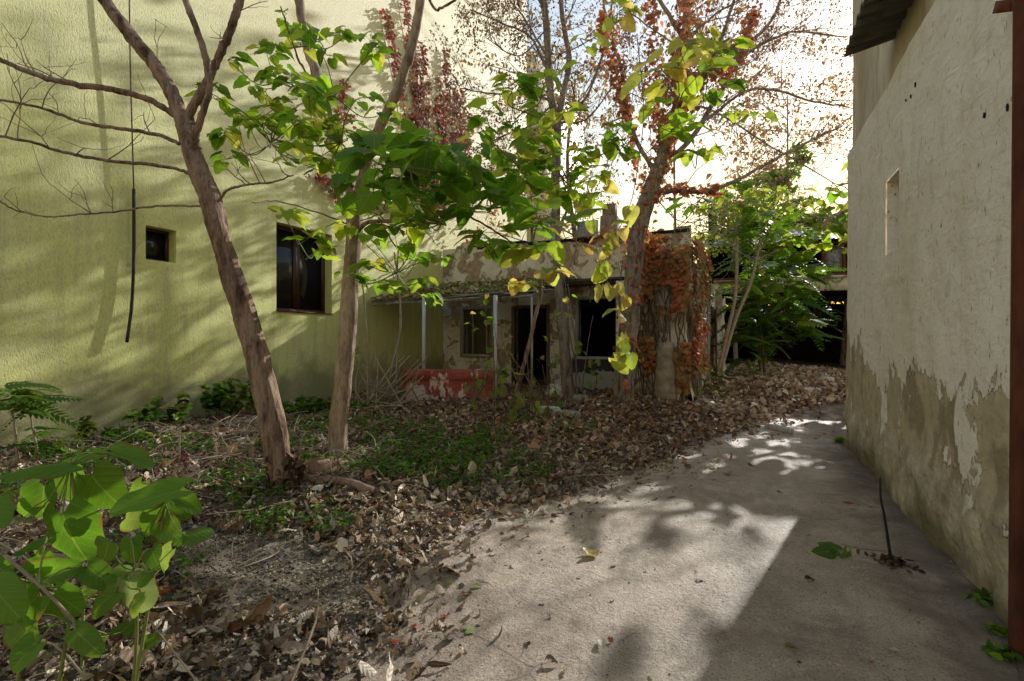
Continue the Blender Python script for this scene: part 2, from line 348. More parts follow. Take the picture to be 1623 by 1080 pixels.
# ------------------------------------------------------------------ surfaces
def wallgrid(mb, axis, const, u0, u1, z0, z1, step, holes=(), disp=None, depth=.2, sign=1, slope=0, topf=None, col=(1, 1, 1)):
    """axis 'x': plane x=const, u along y. 'y': plane y=const, u along x. reveals go to -sign*depth"""
    def lines(a, b, extra):
        l = list(np.linspace(a, b, max(2, int(round((b - a) / step)) + 1))) + [e for e in extra if a < e < b]
        l = sorted(l); out = [l[0]]
        for q in l[1:]:
            if q - out[-1] > step * .25 or q in extra:
                if q in extra and q - out[-1] <= step * .25 and out[-1] not in extra and len(out) > 1: out[-1] = q
                elif q - out[-1] > 1e-6: out.append(q)
        return np.array(out)
    us = lines(u0, u1, [h[0] for h in holes] + [h[1] for h in holes]); zs = lines(z0, z1, [h[2] for h in holes] + [h[3] for h in holes])
    U, Z = np.meshgrid(us, zs, indexing='ij')
    D = np.zeros_like(U) if disp is None else disp(U, Z)
    if topf is not None:
        T = topf(U); Zp = np.where(Z > T, T, Z)
    else: Zp = Z
    C = const + slope * (U - u0) + sign * D
    v = np.stack([C, U, Zp], -1) if axis == 'x' else np.stack([U, C, Zp], -1)
    nu, nz = len(us), len(zs)
    i = np.arange(nu - 1)[:, None] * nz + np.arange(nz - 1)[None]
    f = np.stack([i, i + nz, i + nz + 1, i + 1], -1)
    uc = (us[1:] + us[:-1]) / 2; zc = (zs[1:] + zs[:-1]) / 2
    keep = np.ones((nu - 1, nz - 1), bool)
    for h in holes: keep &= ~(((uc > h[0]) & (uc < h[1]))[:, None] & ((zc > h[2]) & (zc < h[3]))[None])
    if topf is not None: keep &= (zc[None] < topf(uc)[:, None] + .0)
    f = f[keep]
    if (axis == 'x') == (sign < 0): f = f[:, ::-1]
    mb.add(v.reshape(-1, 3), f.reshape(-1, 4), col)
    for h in holes:
        a, b, c0, d0 = h[:4]; dp = h[4] if len(h) > 4 else depth
        def pt(u, zz, k):
            cc = const + slope * (u - u0) - sign * k
            return (cc, u, zz) if axis == 'x' else (u, cc, zz)
        for (p, q) in (((a, c0), (b, c0)), ((b, c0), (b, d0)), ((b, d0), (a, d0)), ((a, d0), (a, c0))):
            mb.add([pt(*p, -.0), pt(*q, -.0), pt(*q, dp), pt(*p, dp)], [(0, 1, 2, 3)], col)

def smooth_line(pts, n=8):
    pts = np.asarray(pts, float); m = len(pts)
    if m < 3: t = np.linspace(0, 1, n + 1)[:, None]; return pts[0] * (1 - t) + pts[-1] * t
    e = np.vstack([2 * pts[0] - pts[1], pts, 2 * pts[-1] - pts[-2]]); out = []
    for i in range(m - 1):
        p0, p1, p2, p3 = e[i:i + 4]
        for t in np.linspace(0, 1, n, endpoint=False):
            out.append(.5 * ((2 * p1) + (-p0 + p2) * t + (2 * p0 - 5 * p1 + 4 * p2 - p3) * t * t + (-p0 + 3 * p1 - 3 * p2 + p3) * t ** 3))
    out.append(pts[-1]); return np.array(out)
def limb(mb, pp, r0, r1, k=8, n=6, wob=.0, knots=False, power=1.0, rough=0.0, flare=0.0):
    """pp = list of (px,py,d)"""
    pts = np.array([P(*q) for q in pp]); L = smooth_line(pts, n)
    if wob: L = L + np.cumsum(rng.normal(0, wob, L.shape), 0) * np.linspace(0, 1, len(L))[:, None] * np.linspace(1, 0, len(L))[:, None] * 2 + rng.normal(0, wob * .5, L.shape)
    t = np.linspace(0, 1, len(L)); rad = r0 + (r1 - r0) * t ** power
    if knots: rad = rad * (1 + .05 * rng.normal(size=len(L)))
    if flare: rad = rad * (1 + flare * np.exp(-t * 14))
    mb.tube(L, rad, k, rough=rough); return L, rad

# ------------------------------------------------------------------ leaves
def leaf_tpl(rows=6, cols=(-1, -.5, 0, .5, 1), w=.5, lobe=.22, fold=.12, droop=.25, seed=0, crumple=0, wav=.03):
    r = np.random.default_rng(seed); v = []; uv = []
    ts = np.linspace(0, 1, rows)
    for t in ts:
        ww = w * (math.sin(math.pi * min(1, (t * .94 + .03) ** .62))) ** .7
        for s in cols:
            x = s * ww; y = t - lobe * abs(s) ** 1.3 * (1 - t) ** 1.6
            z = fold * abs(s) * ww * 2 - droop * t * t - .12 * (abs(s) ** 2) * ww + wav * math.sin(t * 14 + s * 3 + seed) * abs(s)
            v.append((x, y, z)); uv.append((.5 + x, t))
    v = np.array(v)
    if crumple:
        v[:, 2] += r.normal(0, crumple, len(v)); ang = r.uniform(.5, 2.6) * r.choice([-1, 1]); k = r.uniform(0, 1)
        # roll up about the midrib or across
        if k < .6:
            th = v[:, 0] * ang * 1.6; v = np.stack([np.sin(th) / (ang * 1.6), v[:, 1], v[:, 2] + (1 - np.cos(th)) / (ang * 1.6)], 1)
        else:
            th = (v[:, 1] - .4) * ang; v = np.stack([v[:, 0], np.sin(th) / ang, v[:, 2] + (1 - np.cos(th)) / ang], 1)
    nc = len(cols); f = []
    for i in range(rows - 1):
        for j in range(nc - 1):
            a = i * nc + j; f.append((a, a + 1, a + nc + 1, a + nc))
    return v, np.array(f), np.array(uv)
BROAD = [leaf_tpl(9, (-1, -.66, -.33, 0, .33, .66, 1), .53, .30, f_, d_, s_, 0, .035) for s_, (f_, d_) in enumerate([(.15, .2), (.05, .4), (.3, .3), (-.1, .35), (.2, .6)])]
SIMPLE = [leaf_tpl(4, (-1, 0, 1), .33, .05, f_, d_, s_, 0, 0) for s_, (f_, d_) in enumerate([(.3, .2), (.1, .5), (.5, .1)])]
DEADL = [leaf_tpl(6, (-1, -.5, 0, .5, 1), .42, .15, .1, .1, 20 + s_, .06, .05) for s_ in range(10)]
DEADS = [leaf_tpl(4, (-1, 0, 1), .38, .05, .2, .1, 40 + s_, .07, .0) for s_ in range(6)]
def star_tpl(seed, lobes=3):
    r = np.random.default_rng(seed)
    out = [(0, 0), (.18, -.05), (.5, .05), (.42, .25), (.60, .5), (.30, .55), (.17, .68), (0, 1.0), (-.17, .68), (-.30, .55), (-.60, .5), (-.42, .25), (-.5, .05), (-.18, -.05)]
    v = [(0, .38, .06)] + [(x, y, -.10 * abs(x) - .18 * y * y + r.normal(0, .03)) for x, y in out]
    f = [(0, i + 1, (i + 1) % len(out) + 1) for i in range(len(out))]
    return np.array(v), np.array(f), np.array([(.5 + q[0], q[1]) for q in v])
def round_tpl(seed, fold, droop):
    v, f, u = leaf_tpl(9, (-1, -.66, -.33, 0, .33, .66, 1), .5, .28, fold, droop, seed, 0, .05); ts = np.repeat(np.linspace(0, 1, 9), 7); s_ = np.tile(np.array((-1, -.66, -.33, 0, .33, .66, 1)), 9)
    ww = .56 * np.sin(np.pi * (ts * .93 + .035) ** .78) ** .5; v[:, 0] = s_ * ww; v[:, 1] *= .95; u[:, 0] = .5 + v[:, 0]; return v, f, u
ROUND = [round_tpl(s_, f_, d_) for s_, (f_, d_) in enumerate([(.2, .15), (.05, .35), (.35, .25), (-.1, .3)])]
STAR = [star_tpl(s_) for s_ in range(3)]
def compound_tpl(seed, pairs=8, lw=.10, ll=.30, droop=.3):
    r = np.random.default_rng(seed); V = []; F = []; UV = []; n = 0
    sv, sf, su = leaf_tpl(3, (-1, 0, 1), .26, 0, .1, .3)
    def addl(o, ang, L):
        nonlocal n
        c, s = math.cos(ang), math.sin(ang); q = sv * L
        x = q[:, 0] * c - q[:, 1] * s + o[0]; y = q[:, 0] * s + q[:, 1] * c + o[1]; V.append(np.stack([x, y, q[:, 2] + o[2]], 1)); F.append(sf + n); UV.append(su); n += len(sv)
    for i in range(pairs):
        t = .18 + .78 * i / (pairs - 1); zc = -droop * t * t; L = ll * (1 - .45 * t) * r.uniform(.9, 1.1)
        for sd in (-1, 1): addl((0, t + r.uniform(-.01, .01), zc), sd * R(-68 + 25 * t), L)
    addl((0, .97, -droop), 0, ll * .6)
    pts = [(0, t, -droop * t * t - .004) for t in (0, .33, .66, 1)]
    V.append(np.array([(x + dx, y, z) for (x, y, z) in pts for dx in (-.006, .006)])); F.append(np.array([(2 * i, 2 * i + 1, 2 * i + 3, 2 * i + 2) for i in range(3)]) + n); UV.append(np.zeros((8, 2)) + .5)
    return np.concatenate(V), np.concatenate(F), np.concatenate(UV)
COMP = [compound_tpl(s_, 9, droop=d_) for s_, d_ in enumerate((.2, .4, .55))]

def nrm(a): return a / (np.linalg.norm(a, axis=-1, keepdims=True) + 1e-9)
def scatter(mb, tpls, loc, nor, tip, size, col):
    """one template leaf at each location"""
    loc = np.asarray(loc, float); m = len(loc)
    if m == 0: return
    nor = nrm(np.asarray(nor, float)); tip = np.asarray(tip, float); tip = nrm(tip - nor * np.sum(tip * nor, 1, keepdims=True))
    x = np.cross(tip, nor); size = np.broadcast_to(size, (m,)); which = rng.integers(0, len(tpls), m); col = np.asarray(col, float)
    for k, (tv, tf, tu) in enumerate(tpls):
        q = np.where(which == k)[0]
        if len(q) == 0: continue
        v = (tv[None, :, 0, None] * x[q, None] + tv[None, :, 1, None] * tip[q, None] + tv[None, :, 2, None] * nor[q, None]) * size[q, None, None] + loc[q, None]
        V = len(tv); f = (tf[None] + (np.arange(len(q)) * V)[:, None, None]).reshape(-1, tf.shape[1])
        c = np.repeat(col[q], V, 0); mb.add(v.reshape(-1, 3), f, c, np.tile(tu, (len(q), 1)))
def pal(m, cols, wts=None, jit=.2):
    cols = np.array(cols); wts = None if wts is None else np.array(wts) / sum(wts)
    c = cols[rng.choice(len(cols), m, p=wts)]; c2 = cols[rng.choice(len(cols), m, p=wts)]; t = rng.uniform(0, .35, (m, 1))
    return np.clip((c * (1 - t) + c2 * t) * rng.uniform(1 - jit, 1 + jit, (m, 1)), 0, 1)
def rdir(m, up=0.0, spread=1.0):
    v = rng.normal(0, 1, (m, 3)) * spread; v[:, 2] += up; return nrm(v)

# ------------------------------------------------------------------ terrain
bpts = [(-30, -1.2), (-3, -1.4), (.5, -1.6), (1.82, -1.66), (2.7, -2.0), (3.9, -2.2), (5.37, -1.37), (8.2, -.71), (9.6, -.21), (12.1, .9), (13.0, 1.6), (14, 3)]
BY = np.array([b[0] for b in bpts]); BX = np.array([b[1] for b in bpts])
def bound(y): return np.interp(y, BY, BX)
def sstep(a, b, x): t = np.clip((x - a) / (b - a), 0, 1); return t * t * (3 - 2 * t)
def hgt(x, y):
    x = np.asarray(x, float); y = np.asarray(y, float)
    d = bound(y) - x + (fbm(x * 1.3, y * 1.3, 3, 5) - .5) * .35
    h = -.035 + sstep(-.15, .35, d) * .06 + sstep(.2, 1.6, d) * .10
    h = h + (fbm(x * 1.1 + 3, y * 1.1, 4, 9) - .5) * .22 * sstep(.1, 1.2, d)
    h = h + sstep(10.8, 14.5, y) * .30 * sstep(-2, 0, x) * (1 - sstep(1.8, 3, x) * 0)
    h = h + .10 * np.exp(-((x + 5.4) ** 2 + (y - 10.2) ** 2) / 2.0) + .12 * np.exp(-((x + 2.0) ** 2 + (y - 10.2) ** 2) / 1.5)
    return h
def axis_lines(lo, hi, step, far):
    a = list(np.arange(lo, hi + 1e-6, step)); g = step
    while a[-1] < far: g *= 1.35; a.append(a[-1] + g)
    g = step
    while a[0] > -far: g *= 1.35; a.insert(0, a[0] - g)
    return np.array(a)
def sheet(xs, ys, hf):
    X, Y = np.meshgrid(xs, ys, indexing='ij'); Z = hf(X, Y); mb = MB(); ny = len(ys)
    i = np.arange(len(xs) - 1)[:, None] * ny + np.arange(ny - 1)[None]
    mb.add(np.stack([X, Y, Z], -1).reshape(-1, 3), np.stack([i, i + ny, i + ny + 1, i + 1], -1).reshape(-1, 4)); return mb
struct(sheet(axis_lines(-10, 3, .09, 600), axis_lines(-1, 22, .09, 600), hgt).build('ground', M_soil, smooth=True))
def hp(x, y):
    return (fbm(x * .9, y * .9, 4, 33) - .5) * .035 + (fbm(x * 6, y * 6, 3, 3) - .5) * .008 - .005
mbp = sheet(np.arange(-2.9, 1.7, .04), np.arange(-3, 14, .05), hp)
struct(mbp.build('path', M_path, smooth=True))
# ------------------------------------------------------------------ green building
GX = -9.1
gb = thing('apartment_building', 'tall blank-sided green stucco building filling the left side of the photo', 'building', (GX - 3, 8, 0))
a = onX(438, 494, GX); b = onX(526, 372, GX); w1 = (a[1], b[1], a[2], b[2] - .02)
a2 = onX(231, 411, GX); b2 = onX(279, 366, GX); w2 = (a2[1], b2[1], a2[2], b2[2])
mb = MB()
wallgrid(mb, 'x', GX, -4, 21.3, -.3, 17.5, .5, [(*w1, .30), (*w2, .28)], None, .3, 1, topf=lambda U: np.where(U < 8.2, 9.5, np.where(U < 13.3, 12.5, 17.5)))  # near roofline stepped down out of view so sky light reaches the right building
mb.build('wall', M_green, gb)
mb = MB()
mb.box((GX - 8, 21.3, -.3), (GX - .001, 30.3, 15.0)); mb.box((GX - 8, -4, -.3), (GX - .6, 8.0, 9.4)); mb.box((GX - 8, 8.0, -.3), (GX - .6, 13.0, 12.4)); mb.box((GX - 8, 13, -.3), (GX - .6, 21.299, 17.49)); mb.box((GX - .6, 21.2, 14.9), (GX - .002, 21.3, 17.49)); mb.box((GX - .6, -4, 9.2), (GX - .002, 7.9, 9.4)); mb.box((GX - .6, 8.1, 12.2), (GX - .002, 12.9, 12.4)); mb.box((GX - .6, 13.2, 17.3), (GX - .002, 21.2, 17.49)); mb.box((GX - .6, -3.99, -.3), (GX - .002, -3.8, 9.3))
plabel(mb.build('rear_block', M_green, gb), 'lower rear part of the green building, seen past its corner')
mb = MB(); mb.box((GX - .45, 20.3, 17.5), (GX + .03, 21.34, 17.75)); mb.build('parapet', M_wood, gb); mb = MB(); mb.box((GX - .5, 20.2, 16.2), (GX + .01, 20.75, 16.75)); mb.build('vent', M_wood, gb)
# windows
def window(par, w, dx, fr, mat, mull, lab=None):
    y0, y1, z0, z1 = w; x = GX - dx
    mb = MB(); e = .002
    mb.box((x - .06, y0 + e, z0 + e), (x, y1 - e, z0 + fr)); mb.box((x - .06, y0 + e, z1 - fr), (x, y1 - e, z1 - e))
    mb.box((x - .061, y0 + e, z0 + fr), (x - .001, y0 + fr, z1 - fr)); mb.box((x - .061, y1 - fr, z0 + fr), (x - .001, y1 - e, z1 - fr))
    for m in mull:
        yc = y0 + (y1 - y0) * m; mb.box((x - .055, yc - fr * .9, z0 + fr), (x + .006, yc + fr * .9, z1 - fr))
    wf = mb.build('window', mat, par)
    if lab: plabel(wf, lab)
    mb = MB(); mb.box((x - .05, y0 + fr, z0 + fr), (x - .04, y1 - fr, z1 - fr)); mb.build('pane', M_glass, wf)
    return wf
wf = window(gb, w1, .22, .09, M_darkwood, (.46,), 'dark brown two-sash window of the green building')
mb = MB(); mb.box((GX - .28, w1[0] + .1, w1[2] + .12), (GX - .272, w1[0] + .5, w1[3] - .1)); mb.build('curtain', M_curt, wf)
mb = MB(); mb.box((GX - .215, w1[0] + .003, w1[2] + .001), (GX + .03, w1[1] - .003, w1[2] + .03)); mb.build('sill', M_rust, wf)
window(gb, w2, .2, .05, M_darkwood, (), 'small dark square window of the green building')

# hanging cable on green wall
cp = [onX(204, -160, GX + .12), onX(205, 0, GX + .12), onX(207, 120, GX + .1), onX(212, 300, GX + .08)]
mb = MB(); mb.tube(smooth_line(cp, 6), .011, 6)
hc = thing('hanging_cable', 'thin cable hanging down the green wall, ending in a thicker black tail', 'cable', cp[3])
plabel(mb.build('upper_cable', M_twig, hc), 'thin grey upper cable')
mb = MB(); mb.tube(smooth_line([cp[3], onX(212, 400, GX + .07), onX(209, 480, GX + .08), onX(201, 543, GX + .1)], 6), .024, 6)
plabel(mb.build('cable_tail', M_cable, hc), 'thick black cable tail')

# ------------------------------------------------------------------ right building
RX = 1.37
rb = thing('plastered_building', 'old plastered building on the right with its lower wall crumbling to bare render', 'building', (RX + 2.5, 4, 0))
wn = (6.02, 6.55, 2.47, 3.25)
def rdisp(U, Z):
    d = (fbm(U * 1.0, Z * 1.0, 4, 61) - .5) * .07 + (fbm(U * 4, Z * 4, 3, 67) - .5) * .018
    low = sstep(.75, .35, Z + (fbm(U * 2, Z * 2, 3, 71) - .5) * .5)
    d = d + low * (.035 + (fbm(U * 3.2, Z * 4.5, 4, 73) - .5) * .10)
    # render surround of the niche
    ins = (U > wn[0] - .27) & (U < wn[1] + .25) & (Z > wn[2] - .3) & (Z < wn[3] + .62 - .5 * np.abs(U - 6.28))
    edge = (np.abs(U - 6.28) < .42) & ins
    d = d + ins * .014
    nearhole = (U > wn[0] - .04) & (U < wn[1] + .04) & (Z > wn[2] - .04) & (Z < wn[3] + .04)
    return np.where(nearhole, .015, d)
mb = MB(); wallgrid(mb, 'x', RX, -3, 8.93, -.1, 4.3, .04, [(*wn, .17)], rdisp, .17, -1)
mb.build('wall', M_plaster, rb, True)
mb = MB(); mb.box((RX + .168, wn[0] - .02, wn[2] - .02), (RX + .20, wn[1] + .02, wn[3] + .02)); plabel(mb.build('niche', M_stained, rb), 'blocked-up niche window')
# wall end and body
mb = MB(); mb.box((RX + .21, -3, -.1), (6, 8.92, 4.28)); mb.box((RX + .03, 8.8, -.1), (RX + .21, 8.93, 4.28)); mb.box((RX + .03, -3, 4.24), (RX + .21, 8.93, 4.3)); mb.build('body', M_stained, rb)
def udisp(U, Z): return (fbm(U * 1.2, Z * .8, 4, 81) - .5) * .06
mb = MB(); wallgrid(mb, 'x', RX + .07, -3, 8.93, 4.3, 8.6, .08, (), udisp, .1, -1); mb.box((RX + .12, -3, 4.3), (6, 8.93, 8.59)); plabel(mb.build('upper_wall', M_stained, rb, False), 'stained set-back upper wall')
for (px, py) in ((1450, 134), (1442, 153), (1434, 159), (1597, 170), (1563, 183)):
    q = onX(px, py, RX - .012); q[0] = RX - .01 + float(rdisp(np.array([q[1]]), np.array([q[2]]))[0]) * -1; mb = MB(); a = rng.uniform(.5, 1.1); th = np.linspace(0, 2 * math.pi, 9, endpoint=False)
    rr = rng.uniform(.6, 1.3, 9); v = np.stack([np.full(9, q[0]), q[1] + .011 * rr * np.cos(th) * a, q[2] + .026 * rr * np.sin(th) * a], 1); v2 = v.copy(); v2[:, 0] += .04
    mb.add(np.concatenate([v, v2]), [tuple(range(9))] + [(i, (i + 1) % 9, (i + 1) % 9 + 9, i + 9) for i in range(9)]); mb.build('nail_hole', M_nearblack, rb)
# corrugated awning
nu = 60; us = np.linspace(5.45, 6.62, nu); zz = 4.70 + .033 * np.sin((us - 5.45) / .19 * 2 * math.pi)
mb = MB(); v = []
for x, dz in ((.99, 0), (RX + .12, .10)):
    for u, q in zip(us, zz): v.append((x, u, q + dz))
for x, dz in ((.99, 0), (RX + .12, .10)):
    for u, q in zip(us, zz): v.append((x, u, q + dz + .012))
f = [(i, i + nu, i + nu + 1, i + 1) for i in range(nu - 1)] + [(i + 2 * nu, i + 1 + 2 * nu, i + 1 + 3 * nu, i + 3 * nu) for i in range(nu - 1)] + [(i, i + 1, i + 1 + 2 * nu, i + 2 * nu) for i in range(nu - 1)]
f += [(0, 2 * nu, 3 * nu, nu), (nu - 1, 2 * nu - 1, 4 * nu - 1, 3 * nu - 1)]
mb.add(v, f); mb.build('corrugated_canopy', M_tin, rb)
# rust bracket high on wall
q = onX(1603, 8, RX - .05); mb = MB(); mb.box(q - (.06, .03, .03), q + (.06, .04, .03), tilt=(.5, 0, .2)); mb.box(q + (-.02, -.05, -.02), q + (.06, .0, .05)); mb.build('bracket', M_rust, rb)

# rusty gate post at the right edge
pb = G(1613, 1040); mb = MB()
pt_ = P(1622, -120, 2.52)
L = np.linspace(0, 1, 30)[:, None]; L = np.array([pb[0], pb[1], -.05]) * (1 - L) + pt_ * L
mb.tube(L, .036, 14)

post = tag(mb.build('gate_post', simple('dark_rust', (.045, .014, .009), (.15, .05, .028), 9, .85, .8, .008, (1, 1, .3)), None, True, (pb[0], pb[1], 0)), 'rusty steel gate post standing at the right edge of the photo', 'gate post')

# ------------------------------------------------------------------ ruin
FY = 14.2
rh = thing('ruined_house', 'roofless-looking ruined low house with peeling plaster and black empty openings', 'house', (-5, FY, 0))
def ohole(x0, y0, x1, y1):
    a = onY(x0, y1, FY); b = onY(x1, y0, FY); return (a[0], b[0], a[2], b[2])
h1 = ohole(734, 490, 780, 562); h2 = ohole(815, 488, 868, 612); h3 = ohole(916, 473, 979, 566)
def fdisp(U, Z): return (fbm(U * 1.5, Z * 1.5, 4, 91) - .5) * .10
def ftop(U): return 4.35 + .45 * sstep(-6.2, -8.2, U) * 0 + (fbm(U * 1.7, U * 0, 4, 95) - .5) * .5 + .15
mb = MB(); wallgrid(mb, 'y', FY, GX + .02, -1.3, -.2, 4.9, .1, [(*h1, .3), (*h2, .3), (*h3, .3)], fdisp, .3, -1, topf=ftop)
# interior reveals go back: sign -1 => +Y
mb.build('wall', M_ruin, rh, False)
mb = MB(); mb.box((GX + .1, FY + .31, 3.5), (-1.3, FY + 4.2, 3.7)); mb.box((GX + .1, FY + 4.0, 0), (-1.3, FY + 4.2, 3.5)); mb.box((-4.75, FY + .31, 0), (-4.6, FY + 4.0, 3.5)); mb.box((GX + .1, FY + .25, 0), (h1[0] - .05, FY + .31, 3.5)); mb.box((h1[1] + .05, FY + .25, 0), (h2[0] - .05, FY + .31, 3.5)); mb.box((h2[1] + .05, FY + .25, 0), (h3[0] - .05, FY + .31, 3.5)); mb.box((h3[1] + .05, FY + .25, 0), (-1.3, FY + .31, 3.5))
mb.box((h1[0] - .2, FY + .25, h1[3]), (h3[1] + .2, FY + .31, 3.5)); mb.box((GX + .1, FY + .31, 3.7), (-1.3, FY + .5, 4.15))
mb.box((h1[0] + .25, FY + 1.6, .2), (h1[0] + .62, FY + 1.7, 2.2)); mb.build('interior', M_nearblack, rh)
def frame(par, h, t, mat, mull=(), name='window', low=True, out=.05):
    a, b, c, d = h; mb = MB()
    mb.box((a - t, FY - out - .01, c - (t if low else 0)), (a + .02, FY + .12, d + t)); mb.box((b - .02, FY - out - .012, c - (t if low else 0)), (b + t, FY + .12, d + t)); mb.box((a + .02, FY - out - .014, d - .01), (b - .02, FY + .12, d + t * 1.3))
    if low: mb.box((a + .02, FY - out - .03, c - t), (b - .02, FY + .12, c + .02))
    for m in mull: x = a + (b - a) * m; mb.box((x - .025, FY + .03, c), (x + .025, FY + .08, d))
    return mb.build(name, mat, par)
plabel(frame(rh, h1, .08, M_pwood, (.32,)), 'window with pale frame left of the doorway')
plabel(frame(rh, h2, .07, M_wood, (), 'doorway', False), 'narrow black doorway')
plabel(frame(rh, h3, .06, M_pwood, (), 'window'), 'wide empty opening above black and white dado')
mb = MB(); wallgrid(mb, 'y', FY - .09, h3[0] - .15, h3[1] + .1, -.1, h3[2] - .04, .1, (), lambda U, Z: (fbm(U * 3, Z * 3, 3, 5) - .5) * .03, .1, -1); plabel(mb.build('dado', M_dado, rh), 'black painted dado flaking to white')
mb = MB(); mb.box((h3[0] - .2, FY - .14, h3[2] - .06), (h3[1] + .12, FY - .02, h3[2] - .005)); mb.build('sill', M_conc, rh)
# parapet coping and upper ledge above right opening
mb = MB(); a = onY(880, 455, FY - .1); b = onY(985, 448, FY - .1)
for k in range(5):
    z0 = a[2] - .02 + k * .035; mb.box((a[0] - .1 + rng.uniform(-.2, .2), FY - .75 + rng.uniform(-.1, .1), z0), (b[0] + rng.uniform(-.1, .3), FY - .06, z0 + .025), tilt=(rng.uniform(-.03, .03), rng.uniform(-.04, .04), rng.uniform(-.05, .05)))
plabel(mb.build('eave', M_wood, rh), 'broken layered eave boards over the wide opening')
mb = MB(); mb.box((-6.0, FY - .06, 4.42), (-1.35, FY + .5, 4.50)); mb.box((-8.1, FY - .05, 4.49), (-6.1, FY + .5, 4.56)); mb.build('coping', M_nearblack, rh)
# upper recessed white fascia on right
mb = MB(); a = onY(952, 448, FY); b = onY(1000, 400, FY)
# chimney
q = onY(966, 380, FY + 1.5); mb = MB(); mb.box((q[0] - .25, FY + 1.2, 3.7), (q[0] + .25, FY + 1.8, onY(966, 345, FY + 1.5)[2]), tilt=(0, .03, .05)); q2 = onY(966, 333, FY + 1.5)
mb.box((q[0] - .18, FY + 1.3, q2[2] - .35), (q[0] + .20, FY + 1.7, q2[2] + .15)); mb.build('chimney', bark('worn_brick', (.22, .13, .08), (.36, .25, .17), (.42, .33, .24), 5), rh)
mb = MB(); q = onY(934, 365, FY + 2.3); mb.box((q[0] - .4, FY + 2.2, 3.7), (q[0] + .3, FY + 2.6, q[2] + .3)); mb.build('roof_hatch', M_greysheet, rh)

# wing with side wall
WX = -1.15; WY = 11.3
wing = thing('ruined_wing', 'ruined projecting wing beside the alley, its corner smothered in red creeper', 'house', (WX - .6, WY, 0))
def wdisp(U, Z): return (fbm(U * 1.5, Z * 1.5, 4, 191) - .5) * .22 + .12 * sstep(1.0, .2, Z)
def wtop(U): return 3.45 + (fbm(U * 2.5, U * 0, 4, 15) - .5) * .6
mb = MB()
wallgrid(mb, 'y', WY, -2.35, WX, -.2, 4.0, .08, (), wdisp, .2, -1, topf=wtop)
def sidetop(U): return 3.35 - .05 * (U - WY) + (fbm(U * 1.1, U * 0, 4, 25) - .5) * .5
wallgrid(mb, 'x', WX, WY, 19.5, -.2, 4.0, .1, [(12.9, 13.5, .9, 2.6), (15.0, 16.4, .3, 2.5)], wdisp, .25, 1, slope=.06, topf=sidetop)
wallgrid(mb, 'x', -2.35, WY, FY, -.2, 4.0, .1, (), wdisp, .25, -1, topf=wtop)
mb.build('wall', M_ruin, wing)
mb = MB(); mb.box((-2.2, WY + .15, 2.95), (WX - .15, 19, 3.1)); mb.box((-2.2, WY + .3, 0), (-2.1, 19, 2.9)); mb.build('interior', M_nearblack, wing)
mb = MB()
for k in range(8):
    y = 11.75 + k * .17 if k < 5 else 13.6 + (k - 5) * .2; xx = WX + .06 * (y - WY) + .13
    mb.box((xx, y, .15), (xx + .03, y + .13, rng.uniform(2.5, 2.9)), tilt=(0, rng.uniform(-.02, .02), .06))
plabel(mb.build('boards', M_pwood, wing), 'weathered white vertical boards nailed to the alley side')
mb = MB(); mb.box((WX + .37, 15.0, .1), (WX + .41, 16.35, 2.45), rot=.06); plabel(mb.build('door', M_wood, wing), 'brown wooden door facing the alley')
# stone buttress at corner
mb = MB(); q = G(1065, 655); zs = np.linspace(-.1, 1.5, 14); th = np.linspace(0, 2 * math.pi, 22, endpoint=False); v = []
for z_ in zs:
    for t_ in th:
        r_ = .24 * (1 - .35 * max(0, z_ / 1.5) ** 1.5) * (1 + .25 * (fbm(math.cos(t_) * 1.6 + 5, z_ * 2 + math.sin(t_) * 1.6, 3, 7) - .5)); v.append((-1.55 + r_ * math.cos(t_) * 1.1, WY - .12 + r_ * .8 * math.sin(t_), z_))
f = [(i * 22 + j, i * 22 + (j + 1) % 22, (i + 1) * 22 + (j + 1) % 22, (i + 1) * 22 + j) for i in range(13) for j in range(22)] + [tuple(range(13 * 22, 14 * 22))]
mb.add(v, f); mb.build('buttress', simple('brown_render', (.16, .12, .08), (.48, .40, .31), 4, .92, .8, .03), wing, True)

# canopy in front of ruin
cn = thing('porch_canopy', 'sagging low porch roof covered in moss and leaves against the green wall', 'canopy', (-6.8, 12, 0))
xs = np.linspace(GX + .02, -4.45, 60); ys = np.linspace(10.5, FY - .1, 34); X, Y = np.meshgrid(xs, ys, indexing='ij')
rag = (fbm(X * 3, X * 0, 3, 44) - .5) * .9
Yr = Y + rag * sstep(11.3, 10.5, Y); Z = 2.50 + (Yr - 10.5) * .20 + (fbm(X * 1.5, Y * 1.5, 4, 45) - .5) * .14 + (X + 9) * .02
kh = (fbm(X * 1.6, Y * 2.2, 4, 99)[:-1, :-1] > .52)
mb = MB(); i = np.arange(59)[:, None] * 34 + np.arange(33)[None]; f = np.stack([i, i + 34, i + 35, i + 1], -1)[kh].reshape(-1, 4)
mb.add(np.stack([X, Yr, Z + .05], -1).reshape(-1, 3), f); mb.add(np.stack([X, Yr, Z], -1).reshape(-1, 3), f[:, ::-1])
e = np.arange(59) * 34; n0 = 60 * 34; mb.add(np.concatenate([np.stack([X, Yr, Z + .05], -1).reshape(-1, 3), np.stack([X, Yr, Z], -1).reshape(-1, 3)]), np.concatenate([np.stack([e, e + 34, e + 34 + n0, e + n0], -1)]))
mb.build('roof', M_moss, cn, True)
mb = MB()
for k, x in enumerate((-8.4, -7.3, -6.2, -5.1)): mb.box((x, 10.55, 2.36 + (x + 9) * .02), (x + .06, FY - .1, 2.43 + (x + 9) * .02), tilt=(.19, 0, 0)) if False else mb.tube([(x, 10.5, 2.44 + (x + 9) * .02), (x, FY - .1, 3.14 + (x + 9) * .02)], .035, 4)
